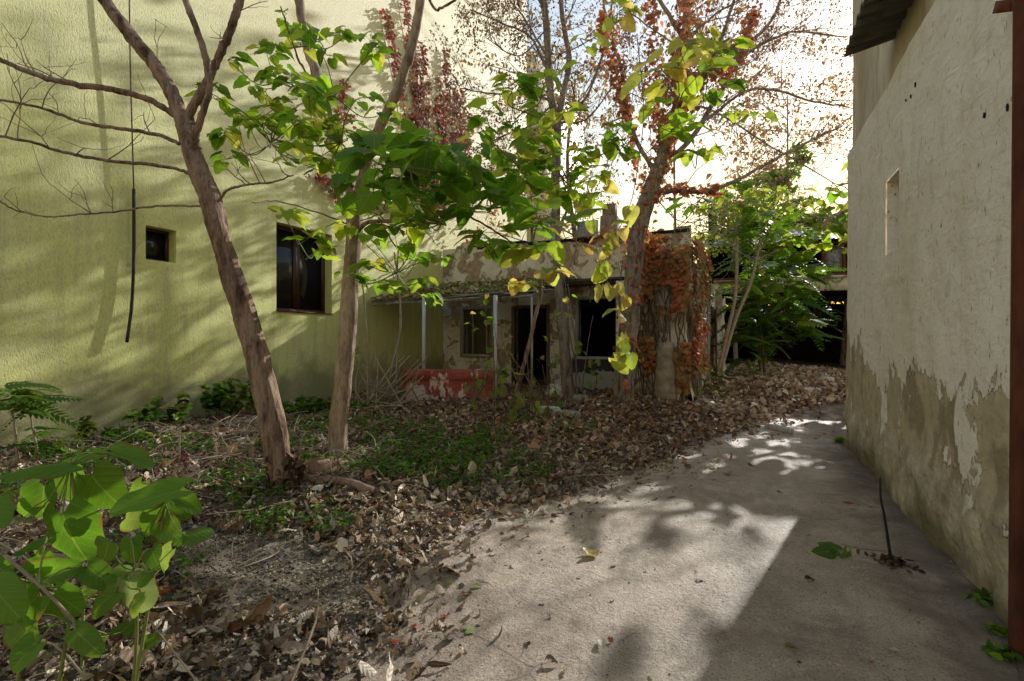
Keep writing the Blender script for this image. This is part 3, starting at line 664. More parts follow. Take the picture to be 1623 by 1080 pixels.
mb.tube([(GX + .05, 10.62, 2.47), (-4.4, 10.62, 2.55)], .035, 4); mb.build('rafters', M_pwood, cn)
mb = MB()
for k in range(5):
    mb.box((-6.7 + k * .25, 10.35 + k * .1, 2.58 + k * .02), (-5.0 + k * .25, 10.5 + k * .1, 2.60 + k * .02), tilt=(rng.uniform(-.1, .1), rng.uniform(-.06, .02), rng.uniform(-.15, .1)))
plabel(mb.build('loose_sheets', M_greysheet, cn), 'loose grey strips along the front edge')
for (px, y0, y1, d, m, r_) in ((672, 480, 590, 11.6, M_white, .034), (785, 470, 668, 10.75, M_white, .036), (843, 470, 640, 11.2, M_pwood, .022)):
    a = P(px, y0, d); b = P(px, y1, d); mb = MB(); mb.box((a[0] - r_, a[1] - r_, hgt(a[0], a[1]) - .1), (a[0] + r_, a[1] + r_, 2.50), rot=.3); mb.build('post', m, cn)
# red low wall
a = P(642, 650, 11.1); b = P(786, 650, 10.9)
rw = thing('low_wall', 'low red painted wall, peeling to white, in front of the porch', 'wall', (a + b) / 2 * np.array([1, 1, 0]))
d = (b - a)[:2]; Lw = np.linalg.norm(d); d = d / Lw; nn = np.array([d[1], -d[0]])
mb = MB(); nu, nz = 50, 24
def rwface(off, sgn, z0, z1, bulge):
    U, Z = np.meshgrid(np.linspace(-.05, Lw, nu), np.linspace(z0, z1, nz), indexing='ij')
    D = off + (fbm(U * 2, Z * 3, 4, 55) - .5) * .07 + bulge * np.sin((Z - z0) / (z1 - z0) * math.pi)
    D = np.where(U < .15, D - (.15 - U) * .8, D)
    Zt = np.where(Z >= z1 - 1e-6, Z + (fbm(U * 4, U * 0, 3, 8) - .5) * .06, Z)
    V = np.stack([a[0] + d[0] * U + nn[0] * D * sgn, a[1] + d[1] * U + nn[1] * D * sgn, Zt], -1); return V.reshape(-1, 3)
i = np.arange(nu - 1)[:, None] * nz + np.arange(nz - 1)[None]; f = np.stack([i, i + nz, i + nz + 1, i + 1], -1).reshape(-1, 4)
F1 = rwface(.14, 1, -.2, .72, .02); F2 = rwface(.14, -1, -.2, .72, .02); mb.add(F1, f); mb.add(F2, f[:, ::-1])
e = np.arange(nu - 1) * nz + nz - 1; n0 = len(F1); mb.add(np.concatenate([F1, F2]), np.stack([e, e + nz, e + nz + n0, e + n0], -1))
e = np.arange(nz - 1); mb.add(np.concatenate([F1, F2]), np.stack([e, e + 1, e + 1 + n0, e + n0], -1)); e = e + (nu - 1) * nz; mb.add(np.concatenate([F1, F2]), np.stack([e + n0, e + 1 + n0, e + 1, e], -1))
mb.build('masonry', M_red, rw, True)
F1 = rwface(.20, 1, .70, .89, .015); F2 = rwface(.20, -1, .70, .89, .015); mb = MB(); mb.add(F1, f); mb.add(F2, f[:, ::-1])
e = np.arange(nu - 1) * nz + nz - 1; mb.add(np.concatenate([F1, F2]), np.stack([e, e + nz, e + nz + n0, e + n0], -1)); e = np.arange(nu - 1) * nz; mb.add(np.concatenate([F1, F2]), np.stack([e, e + n0, e + nz + n0, e + nz], -1))
e = np.arange(nz - 1); mb.add(np.concatenate([F1, F2]), np.stack([e, e + 1, e + 1 + n0, e + n0], -1)); e = e + (nu - 1) * nz; mb.add(np.concatenate([F1, F2]), np.stack([e + n0, e + 1 + n0, e + 1, e], -1))
mb.build('coping', M_red, rw, True)

# ------------------------------------------------------------------ derelict shed at the end of the alley
SY = 22.5
sh = thing('derelict_shed', 'derelict two-storey shed with a black open ground floor at the end of the alley', 'shed', (2.5, SY, 0))
mb = MB(); zb0 = onY(1300, 461, SY)[2]; zb1 = onY(1300, 441, SY)[2]
mb.box((-1.2, SY, zb0), (7, SY + .3, zb1)); mb.box((-1.2, SY - .12, zb1), (7, SY + .3, zb1 + .07)); plabel(mb.build('beam', M_ruin, sh), 'peeling pale concrete beam above the opening')
mb = MB(); mb.box((-1.2, SY + 9, 0), (7, SY + 9.2, zb0)); mb.box((-1.4, SY, -.2), (-1.2, SY + 9.2, 7)); mb.box((7, SY, -.2), (7.2, SY + 9.2, 7)); mb.box((-1.2, SY + .3, zb0 + .1), (7, SY + 9, zb0 + .25)); mb.box((-1.2, SY + 3, zb0 + .3), (7, SY + 3.1, 6.6)); mb.build('interior', M_nearblack, sh)
zt = onY(1300, 388, SY)[2]
mb = MB()
for px in (1207, 1240, 1274, 1305, 1338, 1375):
    x = onY(px, 400, SY)[0]; mb.box((x - .06, SY + .02, zb1 + .07), (x + .06, SY + .12, zt))
mb.box((-1.2, SY + .01, zt), (7, SY + .13, zt + .1)); mb.box((-1.2, SY + .01, zb1 + .071), (7, SY + .14, zb1 + .17)); sf = mb.build('window', M_rust, sh)
plabel(sf, 'rusty glazing bars of the broken upper windows')
mb = MB(); x0 = onY(1308, 400, SY)[0]; x1 = onY(1336, 400, SY)[0]; mb.box((x0, SY + .06, zb1 + .2), (x1, SY + .07, zt - .05)); x0 = onY(1242, 400, SY)[0]; x1 = onY(1303, 400, SY)[0]; mb.box((x0, SY + .3, zb1 + .1), (x1, SY + .31, zb1 + .55), tilt=(0, -.1, 0)); mb.build('tarp', M_tarp, sf)
mb = MB(); nu = 120; us = np.linspace(-1.6, 7.2, nu); v = []
for y, z_ in ((SY - .5, zt + .12), (SY + 5, zt + 1.9)):
    for q in us: v.append((q, y, z_ + .03 * math.sin(q * 30)))
mb.add(v, [(i, i + nu, i + nu + 1, i + 1)[::-1] for i in range(nu - 1)]); mb.build('roof', M_greysheet, sh)
mb = MB(); a = onY(1243, 401, SY - .6); mb.box((a[0] - 1.3, SY - 1.6, a[2] - .5), (a[0] + .3, SY - .3, a[2] - .45), tilt=(.3, -.15, .1)); plabel(mb.build('leaning_sheet', M_greysheet, sh), 'slipped grey sheet hanging off the shed front')
mb = MB(); mb.box((onY(1280, 500, SY + 4)[0], SY + 4, 1.9), (onY(1292, 500, SY + 4)[0], SY + 4.05, 2.7)); plabel(mb.build('hanging_panel', M_greysheet, sh), 'dim grey panel inside the dark opening')

# ------------------------------------------------------------------ tree growth helper
def twigs(mb, p, dirv, L, r, depth, tips, k=4, up=.15, spread=.7, nseg=5, kids=3, jit=.18):
    pts = [p]; dv = dirv.copy()
    for i in range(nseg):
        dv = nrm(dv + rng.normal(0, jit, 3) + np.array([0, 0, up * .3])); pts.append(pts[-1] + dv * L / nseg)
    pts = np.array(pts); mb.tube(pts, np.linspace(r, r * .45, nseg + 1), k, cap=False)
    tips.append(np.concatenate([pts[-1], dv])); 
    if depth == 0: tips.append(np.concatenate([pts[nseg // 2], dv])); return
    for j in range(kids):
        i = rng.integers(1, nseg + 1); side = nrm(rng.normal(0, 1, 3)); nd = nrm(dv * (1 - spread * .5) + side * spread + np.array([0, 0, up]))
        twigs(mb, pts[i], nd, L * rng.uniform(.5, .75), r * .55, depth - 1, tips, 3 if depth <= 2 else k, up, spread, nseg, kids, jit)

def broadleaves(mb, sm, px, py, rx, ry, d, dr, cnt, size, cols, wts=None, node=None, prune=False):
    """a cluster of big leaves about a pixel-located centre; petioles to twig nodes"""
    c = P(px, py, d); sx = rx / FPX * d; sy = ry / FPX * d
    nn_ = max(2, cnt // 5)
    if prune: cnt = cnt * 2
    nodes = c + RGT * rng.uniform(-1, 1, (nn_, 1)) * sx * .8 + UP * rng.uniform(-.8, .9, (nn_, 1)) * sy + FWD * rng.uniform(-1, 1, (nn_, 1)) * dr
    origin = c - UP * sy * .2 if node is None else np.array(node)
    for q in nodes:
        mid = (origin + q) / 2 + rng.normal(0, .06, 3) - UP * .03; sm.tube(smooth_line([origin, mid, q], 4), np.linspace(.008, .004, 9), 4, cap=False)
    loc = []; tip = []; nor = []; sz = []
    for i in range(cnt):
        q = nodes[i % nn_]; a = rng.uniform(0, 2 * math.pi); o = np.array([math.cos(a), math.sin(a), 0]); pl = rng.uniform(.08, .2) * size / .2
        base = q + o * pl + UP * rng.uniform(-.03, .08); sm.tube([q, (q + base) / 2 + UP * .015, base], .0028, 3, cap=False)
        loc.append(base); tip.append(o * rng.uniform(.5, 1) + np.array([0, 0, rng.uniform(-1.1, -.1)])); nor.append(np.array([0, 0, 1]) + o * rng.uniform(-.1, .5) + rng.normal(0, .22, 3)); sz.append(size * rng.uniform(.6, 1.2))
    loc = np.array(loc); kk = np.ones(cnt, bool)
    if prune: kk = (~litzone(loc) | (rng.uniform(size=cnt) < .05)) & (rng.uniform(size=cnt) < .5)
    scatter(mb, BROAD, loc[kk], np.array(nor)[kk], np.array(tip)[kk], np.array(sz)[kk], pal(cnt, cols, wts, .25)[kk])
GREENS = [(.09, .20, .022), (.14, .29, .03), (.21, .37, .04), (.32, .43, .06), (.42, .42, .10)]
YEL = [(.38, .42, .12), (.55, .50, .22), (.50, .36, .16), (.28, .38, .08)]

# ------------------------------------------------------------------ tree 1 (leaning, bare)
b1 = G(455, 798); t1 = thing('leaning_tree', 'bare brown tree leaning left, with a rough dark base, nearest the camera', 'tree', (b1[0], b1[1], 0))
mb = MB(); D = 4.85
limb(mb, [(462, 835, D), (452, 770, D), (436, 690, D), (412, 580, D), (385, 480, D + .03), (352, 380, D), (328, 300, D), (305, 235, D), (290, 185, D)], .118, .075, 28, 14, .003, False, 1, .30, .5)
mb.build('trunk', M_bark1, t1, True)
mb = MB(); fl = []
for i in range(160):   # peeling flakes at the base
    a = rng.uniform(0, 6.28); h_ = rng.uniform(-.05, .42) ** 1; c_ = P(458 - h_ * 20, 800, D) * np.array([1, 1, 0]) + np.array([0, 0, h_ + .02]); o = np.array([math.cos(a), math.sin(a), 0]); fl.append((c_ + o * rng.uniform(.10, .15), o, ))
scatter(mb, DEADS, [q[0] for q in fl], [q[1] + rng.normal(0, .4, 3) for q in fl], [np.array([0, 0, 1]) + rng.normal(0, .4, 3) for q in fl], rng.uniform(.05, .13, len(fl)), pal(len(fl), [(.07, .04, .025), (.13, .08, .05), (.2, .14, .1)]))
plabel(mb.build('bark_flakes', M_deads, t1), 'dark peeling bark at the foot of the trunk')
LB = {'left': ([(290, 190, D), (262, 130, D), (235, 90, D), (200, 45, D), (160, -8, D), (120, -60, D)], .068, .05),
      'right': ([(296, 190, D), (322, 140, D), (345, 95, D), (368, 45, D), (384, -10, D), (395, -60, D)], .042, .032),
      'mid': ([(306, 238, D - .05), (312, 210, D - .12), (326, 165, D - .15), (330, 130, D - .15), (318, 75, D - .15), (290, 0, D - .15), (280, -50, D - .15)], .032, .026),
      'upleft': ([(276, 182, D), (240, 160, D - .1), (190, 142, D - .2), (120, 130, D - .3), (82, 122, D - .35), (40, 108, D - .4), (-20, 84, D - .4)], .030, .020),
      'l2': ([(284, 228, D), (250, 213, D), (200, 203, D), (130, 192, D), (70, 172, D), (-20, 154, D)], .019, .012),
      'l3': ([(306, 277, D), (270, 266, D - .1), (180, 258, D - .2), (110, 247, D - .3), (50, 228, D - .4), (-20, 213, D - .5)], .016, .012),
      'l4': ([(322, 327, D), (250, 328, D), (180, 337, D + .1), (100, 343, D), (60, 341, D), (20, 330, D), (-20, 305, D)], .010, .006),
      'r2': ([(342, 323, D), (365, 300, D - .1), (400, 292, D - .1), (440, 288, D - .2), (465, 278, D - .3)], .014, .006)}
for nm, (pp, r0, r1) in LB.items():
    mb = MB(); L, rad = limb(mb, pp, r0, r1, 14, 10, .005, True, 1, .22); tips = []
    for j in range(3 if r0 > .03 else 5):
        i = rng.integers(len(L) // 4, len(L) - 2); twigs(mb, L[i], nrm(np.array([rng.uniform(-1, .4), rng.uniform(-.3, .3), rng.uniform(.2, 1)])), rng.uniform(.25, .6), .006, 1, tips, kids=2)
    # knots
    mb.build('branch', M_bark1, t1, True)
# hidden-from-frame continuation of the leaning tree above is not shown

# ------------------------------------------------------------------ tree 2 (upright paulownia)
D2 = 6.5
b2_ = P(533, 735, D2); t2 = thing('broadleaf_tree', 'upright pale-barked tree with big drooping heart-shaped green leaves', 'tree', (b2_[0], b2_[1], 0))
mb = MB()
limb(mb, [(530, 745, D2), (533, 715, D2), (537, 640, D2), (546, 540, D2), (553, 440, D2), (559, 370, D2), (560, 320, D2)], .128, .095, 28, 14, .003, False, .6, .16, .5)
mb.build('trunk', M_bark2, t2, True)
B2 = [([(560, 330, D2), (552, 290, D2), (540, 250, D2), (520, 180, D2), (500, 110, D2), (485, 60, D2), (472, -20, D2)], .075, .055),
      ([(560, 340, D2), (575, 280, D2 - .1), (597, 210, D2 - .2), (625, 150, D2 - .3), (650, 80, D2 - .4), (665, 20, D2 - .5), (672, -40, D2 - .6)], .07, .05),
      ([(566, 368, D2), (585, 352, D2 - .2), (640, 350, D2 - .5), (690, 342, D2 - .8), (730, 330, D2 - 1), (790, 330, D2 - 1.2), (850, 310, D2 - 1.2)], .03, .008),
      ([(560, 360, D2), (500, 335, D2 - .3), (440, 320, D2 - .5), (400, 322, D2 - .8)], .010, .005),
      ([(560, 300, D2), (540, 270, D2 - .3), (480, 240, D2 - .8), (430, 220, D2 - 1)], .022, .007),
      ([(515, 160, D2), (480, 110, D2 - .5), (460, 60, D2 - .8), (445, 10, D2 - 1)], .016, .006),
      ([(590, 230, D2 - .2), (640, 230, D2 - 1.2), (660, 260, D2 - 2.2), (650, 270, D2 - 2.6)], .026, .010),
      ([(500, 150, D2), (470, 170, D2 - .4), (430, 190, D2 - .6), (400, 200, D2 - .6)], .014, .005),
      ([(672, -20, D2 - .6), (690, 15, D2 - .7), (720, 0, D2 - .8), (750, -25, D2 - .9)], .018, .008),
      ([(730, 335, D2 - 1), (790, 370, D2 - 1.4), (830, 395, D2 - 1.7)], .012, .006),
      ([(600, 345, D2 - .3), (620, 380, D2 - .3), (640, 420, D2 - .2), (600, 440, D2 - .2)], .012, .005),
      ([(850, 310, D2 - 1.2), (900, 280, D2 - .8), (960, 240, D2 - .5), (1010, 220, D2 - .4)], .009, .005)]
for pp, r0, r1 in B2:
    mb = MB(); limb(mb, pp, r0, r1, 12, 8, .006, True, 1, .18); mb.build('branch', M_bark2 if r0 > .05 else M_bark1, t2, True)
mb = MB(); sm = MB()
CL = [(440, 120, 75, 40, 5.6, .3, 16, .16, 0), (490, 60, 70, 50, 5.6, .3, 16, .15, 0), (430, 215, 75, 50, 5.7, .4, 44, .17, 0), (540, 215, 80, 45, 5.4, .4, 34, .19, 0), (530, 140, 70, 50, 5.6, .4, 22, .17, 0),
      (650, 255, 90, 45, 3.9, .3, 26, .25, 2), (680, 215, 70, 30, 4.4, .3, 14, .23, 2), (470, 370, 55, 30, 6.0, .3, 9, .2, 0), (630, 420, 75, 50, 6.3, .4, 34, .19, 0), (600, 330, 60, 40, 6.0, .4, 16, .19, 0),
      (700, 345, 65, 40, 5.3, .4, 24, .19, 0), (775, 300, 80, 40, 4.9, .4, 34, .2, 2), (820, 250, 75, 45, 5.3, .4, 34, .19, 0), (845, 375, 50, 22, 4.3, .15, 9, .26, 0), (770, 385, 40, 20, 4.8, .2, 7, .22, 0), (890, 270, 55, 45, 5.8, .4, 26, .18, 0),
      (830, 170, 40, 30, 5.4, .3, 12, .19, 0), (640, 300, 90, 30, 5.0, .4, 22, .19, 2), (400, 190, 40, 30, 5.6, .3, 12, .16, 0)]
for (px, py, rx, ry, d, dr, cnt, sz, dk) in CL:
    rx *= 1.2; ry *= 1.25; dr *= 1.3
    cols = GREENS if dk == 0 else GREENS[:3]  # darker greens put the backlit gloom of some clumps into the colour
    broadleaves(mb, sm, px, py, rx, ry, d, dr, int(cnt * 2.0), sz * .84, cols)
mb.build('crown', M_leaf, t2, True); sm.build('leaf_stalks', M_stalk, t2)

# yellowing hanging vine
vp = [(1005, 300, 5.6), (990, 345, 5.6), (965, 395, 5.6), (960, 440, 5.6), (990, 480, 5.6), (985, 530, 5.6), (983, 572, 5.6)]
vb = P(985, 560, 5.6); t = thing('hanging_vine', 'yellow-green heart-leaved vine strand hanging in front of the creeper corner', 'vine', vb)
sm = MB(); L, _ = limb(sm, [(1010, 60, 5.6), (1020, 180, 5.6)] + vp, .005, .003, 4, 6, .004); 
L2, _ = limb(sm, [(1010, 200, 5.6), (945, 300, 5.6), (940, 360, 5.6), (955, 450, 5.6)], .004, .002, 4, 6, .004)
sm.build('stem', M_twig, t)
mb = MB(); loc = []; 
for q in list(L[len(L) // 3::1]) + list(L2[4:]):
    if rng.uniform() < .8: loc.append(q + rng.normal(0, .05, 3))
m = len(loc); scatter(mb, BROAD, loc, -FWD * .8 + rng.normal(0, .5, (m, 3)) + UP * .4, rng.normal(0, .4, (m, 3)) - UP * .8, rng.uniform(.11, .19, m), pal(m, YEL, None, .2)); mb.build('foliage', M_leaf, t, True)

# upper yellow-green leaves in front of the dry crown
t = thing('leafy_climber', 'climber with large sunlit yellow-green leaves high in the dry tree', 'vine', P(1040, 330, 6.5))
mb = MB(); sm = MB()
limb(sm, [(1030, 330, 6.5), (1050, 240, 6.2), (1075, 160, 6), (1070, 80, 5.8), (1000, 20, 5.8), (980, -30, 5.8)], .012, .006, 5, 6, .01)
limb(sm, [(1050, 240, 6.2), (1100, 190, 6.2), (1120, 120, 6.2), (1090, 40, 6)], .008, .004, 5, 6, .01)
for c_ in ((1075, 95, 25, 20, 5.6, .2, 6, .26, YEL), (1060, 115, 25, 20, 5.6, .2, 4, .28, YEL), (1080, 150, 25, 25, 5.8, .2, 6, .22, GREENS[2:]), (1045, 215, 60, 30, 5.8, .3, 20, .19, GREENS[1:]), (1120, 85, 30, 40, 6.2, .3, 14, .17, GREENS), (1120, 150, 30, 30, 6.2, .3, 10, .17, GREENS), (1105, 240, 40, 30, 6.4, .3, 12, .16, GREENS[1:]), (985, 25, 30, 30, 5.8, .3, 8, .18, YEL), (1000, 240, 50, 30, 6, .3, 12, .17, GREENS), (920, 60, 15, 15, 6, .2, 3, .18, YEL), (905, 125, 15, 15, 6, .2, 2, .18, YEL), (1095, 320, 20, 15, 6, .2, 4, .18, GREENS[:2]), (935, 300, 15, 40, 5.8, .2, 7, .18, YEL), (1170, 210, 40, 60, 7, .3, 10, .16, GREENS[1:]), (1100, 35, 30, 40, 6, .3, 7, .18, YEL)):
    broadleaves(mb, sm, *c_)
mb.build('foliage', M_leaf, t, True); sm.build('stem', M_stalk, t)

# ------------------------------------------------------------------ dry crowned trees
def litzone(p):
    k = (p[:, 2] - 0) / SUN[2]; x = p[:, 0] - SUN[0] * k; y = p[:, 1] - SUN[1] * k; return (x > -1.9) & (x < .95) & (y > 1.0) & (y < 5.15)
def keys(mb, tips, per, size, cols, spread=.12, down=.5, tpls=None):
    tips = np.array(tips); m = len(tips) * per
    loc = np.repeat(tips[:, :3], per, 0) + rng.normal(0, spread, (m, 3)) * np.array([1, 1, .8]) - np.array([0, 0, spread * down])
    scatter(mb, tpls or SIMPLE, loc, rdir(m), rng.normal(0, .7, (m, 3)) - np.array([0, 0, .8]), rng.uniform(.6, 1.3, m) * size, pal(m, cols, None, .3))
KEYS = [(.34, .20, .15), (.44, .29, .22), (.25, .14, .10), (.50, .38, .28)]
# tree 4: creeper-clad boxelder
D4 = 10.4
q4 = P(997, 650, D4); t4 = thing('creeper_clad_tree', 'thick leaning tree trunk wrapped in red creeper, crown of dry brown seed clusters', 'tree', (q4[0], q4[1], 0))
mb = MB(); limb(mb, [(990, 665, D4), (990, 600, D4), (998, 500, D4), (1006, 420, D4), (1018, 350, D4), (1032, 300, D4), (1045, 265, D4)], .20, .15, 24, 10, .006, False, 1, .30, .3); mb.build('trunk', M_bark3, t4, True)
B4 = [([(1045, 265, D4), (1055, 230, D4), (1075, 170, D4 + .3), (1082, 100, D4 + .6), (1088, 20, D4 + 1), (1092, -120, D4 + 1.5)], .13, .07, 7),
      ([(1030, 310, D4), (1070, 302, D4), (1120, 303, D4), (1160, 290, D4), (1210, 262, D4 + .3), (1260, 235, D4 + .5), (1335, 200, D4 + 1)], .06, .02, 8),
      ([(1050, 250, D4), (1090, 230, D4), (1140, 150, D4 + .5), (1180, 80, D4 + .8), (1230, 20, D4 + 1.2), (1260, -80, D4 + 1.5)], .06, .03, 8),
      ([(1082, 120, D4), (1130, 110, D4), (1190, 80, D4 + .5), (1260, 50, D4 + 1), (1340, 60, D4 + 1.5)], .04, .015, 8),
      ([(1060, 225, D4), (1120, 190, D4 - .3), (1200, 140, D4), (1290, 160, D4 + .5), (1345, 170, D4 + .8)], .04, .015, 8),
      ([(1040, 280, D4), (1000, 200, D4 + .3), (985, 120, D4 + .5), (960, 40, D4 + .8), (950, -60, D4 + 1)], .05, .025, 7),
      ([(1082, 60, D4 + .8), (1040, -10, D4 + 1), (1020, -80, D4 + 1)], .05, .03, 4),
      ([(1062, 210, D4), (1110, 130, D4 - .8), (1150, 40, D4 - 1.2), (1180, -60, D4 - 1.5)], .04, .02, 6),
      ([(1070, 185, D4 + .2), (1120, 170, D4 + 1), (1220, 230, D4 + 1.2), (1320, 290, D4 + 1.5)], .03, .012, 7),
      ([(1032, 300, D4), (1060, 340, D4 - .5), (1090, 355, D4 - .7), (1140, 362, D4 - .8)], .014, .006, 2)]
alltips = []
for pp, r0, r1, nk in B4:
    mb = MB(); L, rad = limb(mb, pp, r0, r1, 8, 6, .015, True); 
    for j in range(int(nk * 1.5)):
        i = rng.integers(len(L) // 4, len(L)); ax = nrm(L[min(i + 1, len(L) - 1)] - L[max(i - 1, 0)])
        twigs(mb, L[i], nrm(ax + rng.normal(0, .7, 3) + RGT * .3), rng.uniform(.9, 1.9), max(.010, r1 * .45), 2, alltips, 4, .1, .8, 5, 3)
    mb.build('branch', M_bark3, t4, True)
mb = MB(); at = np.array(alltips); keys(mb, at[(rng.uniform(size=len(at)) < .62) & (~litzone(at) | (rng.uniform(size=len(at)) < .15))], 9, .05, KEYS, .08); plabel(mb.build('seed_clusters', M_deads, t4), 'dry brown seed clusters hanging over the alley')
# tree 3: pair of thin grey trunks
D3 = 12.0
q3 = P(905, 640, D3); t3 = thing('twin_stem_tree', 'slender grey tree forking into two stems in front of the ruined house, dry brown seeds', 'tree', (q3[0], q3[1], 0))
mb = MB(); limb(mb, [(902, 650, D3), (900, 600, D3), (893, 520, D3), (885, 440, D3), (880, 360, D3), (880, 290, D3), (884, 205, D3)], .15, .10, 20, 10, .006, False, .6, .3, .3); mb.build('trunk', M_bark3, t3, True)
B3 = [([(883, 210, D3), (872, 150, D3), (865, 80, D3), (858, 0, D3), (855, -80, D3)], .10, .07, 5), ([(884, 205, D3), (893, 150, D3), (905, 100, D3 + .3), (896, 40, D3 + .4), (885, -40, D3 + .5)], .08, .05, 4),
      ([(868, 110, D3), (840, 60, D3), (800, 40, D3 - .3), (745, 15, D3 - .5)], .035, .012, 6), ([(874, 160, D3), (840, 150, D3 - .3), (790, 150, D3 - .6), (730, 140, D3 - 1)], .035, .012, 6), ([(866, 90, D3), (830, 30, D3), (790, -20, D3)], .03, .015, 4),
      ([(862, 50, D3), (820, 90, D3), (770, 60, D3)], .02, .01, 6), ([(887, 190, D3), (930, 150, D3), (960, 60, D3), (975, -30, D3)], .04, .02, 5), ([(888, 195, D3), (930, 190, D3 - .5), (970, 140, D3 - 1)], .03, .012, 4),
      ([(880, 390, D3), (895, 340, D3 + .2), (915, 290, D3 + .3)], .05, .02, 2), ([(876, 165, D3), (840, 200, D3 - .5), (800, 215, D3 - .8), (750, 240, D3 - 1)], .025, .01, 4)]
at3 = []
for pp, r0, r1, nk in B3:
    mb = MB(); L, rad = limb(mb, pp, r0, r1, 8, 6, .012, True)
    for j in range(int(nk * 1.5)):
        i = rng.integers(len(L) // 4, len(L)); ax = nrm(L[min(i + 1, len(L) - 1)] - L[max(i - 1, 0)])
        twigs(mb, L[i], nrm(ax + rng.normal(0, .7, 3)), rng.uniform(.6, 1.2), max(.009, r1 * .4), 2, at3, 4, .05, .8, 5, 3)
    mb.build('branch', M_bark3, t3, True)
mb = MB(); at = np.array(at3); keys(mb, at[rng.uniform(size=len(at)) < .5], 9, .055, KEYS, .08); plabel(mb.build('seed_clusters', M_deads, t3), 'dry brown seed clusters against the green wall')

# distant trees behind ruin and shed (they also throw the long shadows)
def bgtree(x, y, H, rad, label, seed, leaf, nleaf, size, cols, tr=.16, bare=False):
    t = thing('background_tree', label, 'tree', (x, y, 0)); mb = MB(); z0 = H - 2 * rad if H - 2 * rad > 1.5 else 1.5
    L = smooth_line([(x, y, -.1), (x + rng.uniform(-.2, .2), y, z0 * .5), (x + rng.uniform(-.3, .3), y + rng.uniform(-.3, .3), z0), (x + rng.uniform(-.3, .3), y, H * .8)], 6); mb.tube(L, np.linspace(tr, tr * .3, len(L)), 8); tips = []
    mb.build('trunk', M_bark3, t, True); mb = MB()
    for k in range(9):
        i = rng.integers(len(L) // 2 - 2, len(L)); a = rng.uniform(0, 6.28); twigs(mb, L[i], nrm(np.array([math.cos(a), math.sin(a), rng.uniform(.2, 1)])), rad * rng.uniform(.7, 1.1), tr * .28, 3, tips, 4, .12, .8, 5, 3, .22)
    mb.build('limbs', M_bark3, t, True)
    tp = np.array(tips); mb = MB(); tp = tp[rng.permutation(len(tp))[:max(30, int(len(tp) * .35))]]; idx = rng.integers(0, len(tp), nleaf); loc = tp[idx, :3] + rng.normal(0, rad * .05, (nleaf, 3)) * np.array([1, 1, .6])
    scatter(mb, leaf, loc, rdir(nleaf, .6), rng.normal(0, .6, (nleaf, 3)) - np.array([0, 0, .5]), rng.uniform(.7, 1.3, nleaf) * size, pal(nleaf, cols, None, .3)); mb.build('crown', M_small, t)
    return t
bgtree(.9, 26.5, 8.6, 3.0, 'bushy green tree rising behind the shed left of its roof', 1, SIMPLE, 6200, .22, GREENS[:4])
bgtree(4.2, 28.5, 8.2, 2.6, 'bushy green tree behind the shed roof, next to the right wall', 2, SIMPLE, 5200, .22, GREENS[:4])
bgtree(-3.4, 27.0, 22.0, 5.6, 'tall thin-crowned dry tree behind the ruined house', 3, SIMPLE, 700, .24, KEYS + [(.45, .12, .08)], .10)
bgtree(2.6, 36.0, 21.0, 4.5, 'farthest dry brown tree rising beyond the shed', 4, SIMPLE, 1300, .22, KEYS, .12)
#bgtree(5.8, 23.5, 9.0, 3.0, 'green tree hidden mostly behind the right building', 5, SIMPLE, 4200, .22, GREENS[:4])

bgtree(-7.0, 16.8, 12.0, 2.3, 'thin dry tree behind the ruined house, closest to the green building', 8, SIMPLE, 1100, .13, KEYS, .09)
bgtree(-5.7, 18.0, 14.0, 3.0, 'open-crowned tree with dry brown leaves rising just behind the ruined house roof', 6, SIMPLE, 1000, .15, KEYS + [(.40, .36, .14)], .12)
#bgtree(-7.2, 22.5, 15.0, 3.0, 'thin dry tree behind the ruined house, closest to the green building', 7, SIMPLE, 450, .17, KEYS)
# light green broadleaf mass upper right
t = thing('spreading_tree', 'sunlit light green broadleaf tree spreading over the alley in front of the shed', 'tree', (2.6, 15.5, 0)); mb = MB(); sm = MB()
tk = MB(); limb(tk, [(1395, 640, 15.5), (1390, 480, 15.5), (1370, 380, 15.2), (1330, 345, 15), (1300, 370, 14.5)], .10, .05, 8, 6, .01); tk.tube([onY(1300, 362, 14), onY(1320, 342, 14.2), onY(1350, 332, 14.5)], .04, 6); tk.build('trunk', M_bark1, t, True)
for c_ in ((1130, 345, 40, 40, 14, .6, 30, .22), (1180, 320, 40, 40, 14, .8, 45, .2), (1225, 345, 50, 40, 14.5, .8, 70, .28), (1275, 320, 45, 40, 14, .8, 60, .34), (1315, 340, 35, 50, 13.5, .8, 50, .36), (1265, 370, 50, 25, 14, .8, 60, .30), (1330, 300, 20, 25, 13, .5, 16, .36), (1320, 400, 20, 15, 13.5, .5, 6, .36), (1378, 335, 60, 45, 13.3, .9, 110, .32), (1420, 290, 60, 60, 13.8, .9, 110, .32), (1400, 235, 50, 50, 14.5, .9, 80, .32), (1392, 345, 60, 45, 15.4, .9, 110, .34), (1400, 360, 50, 40, 16.6, .9, 90, .34)):  # last clumps, mostly hidden behind the right building, added to shade the far path
    broadleaves(mb, sm, *c_, GREENS[1:] + YEL[:1], prune=True)
mb.build('crown', M_leaf, t, True); sm.build('twigs', M_stalk, t)
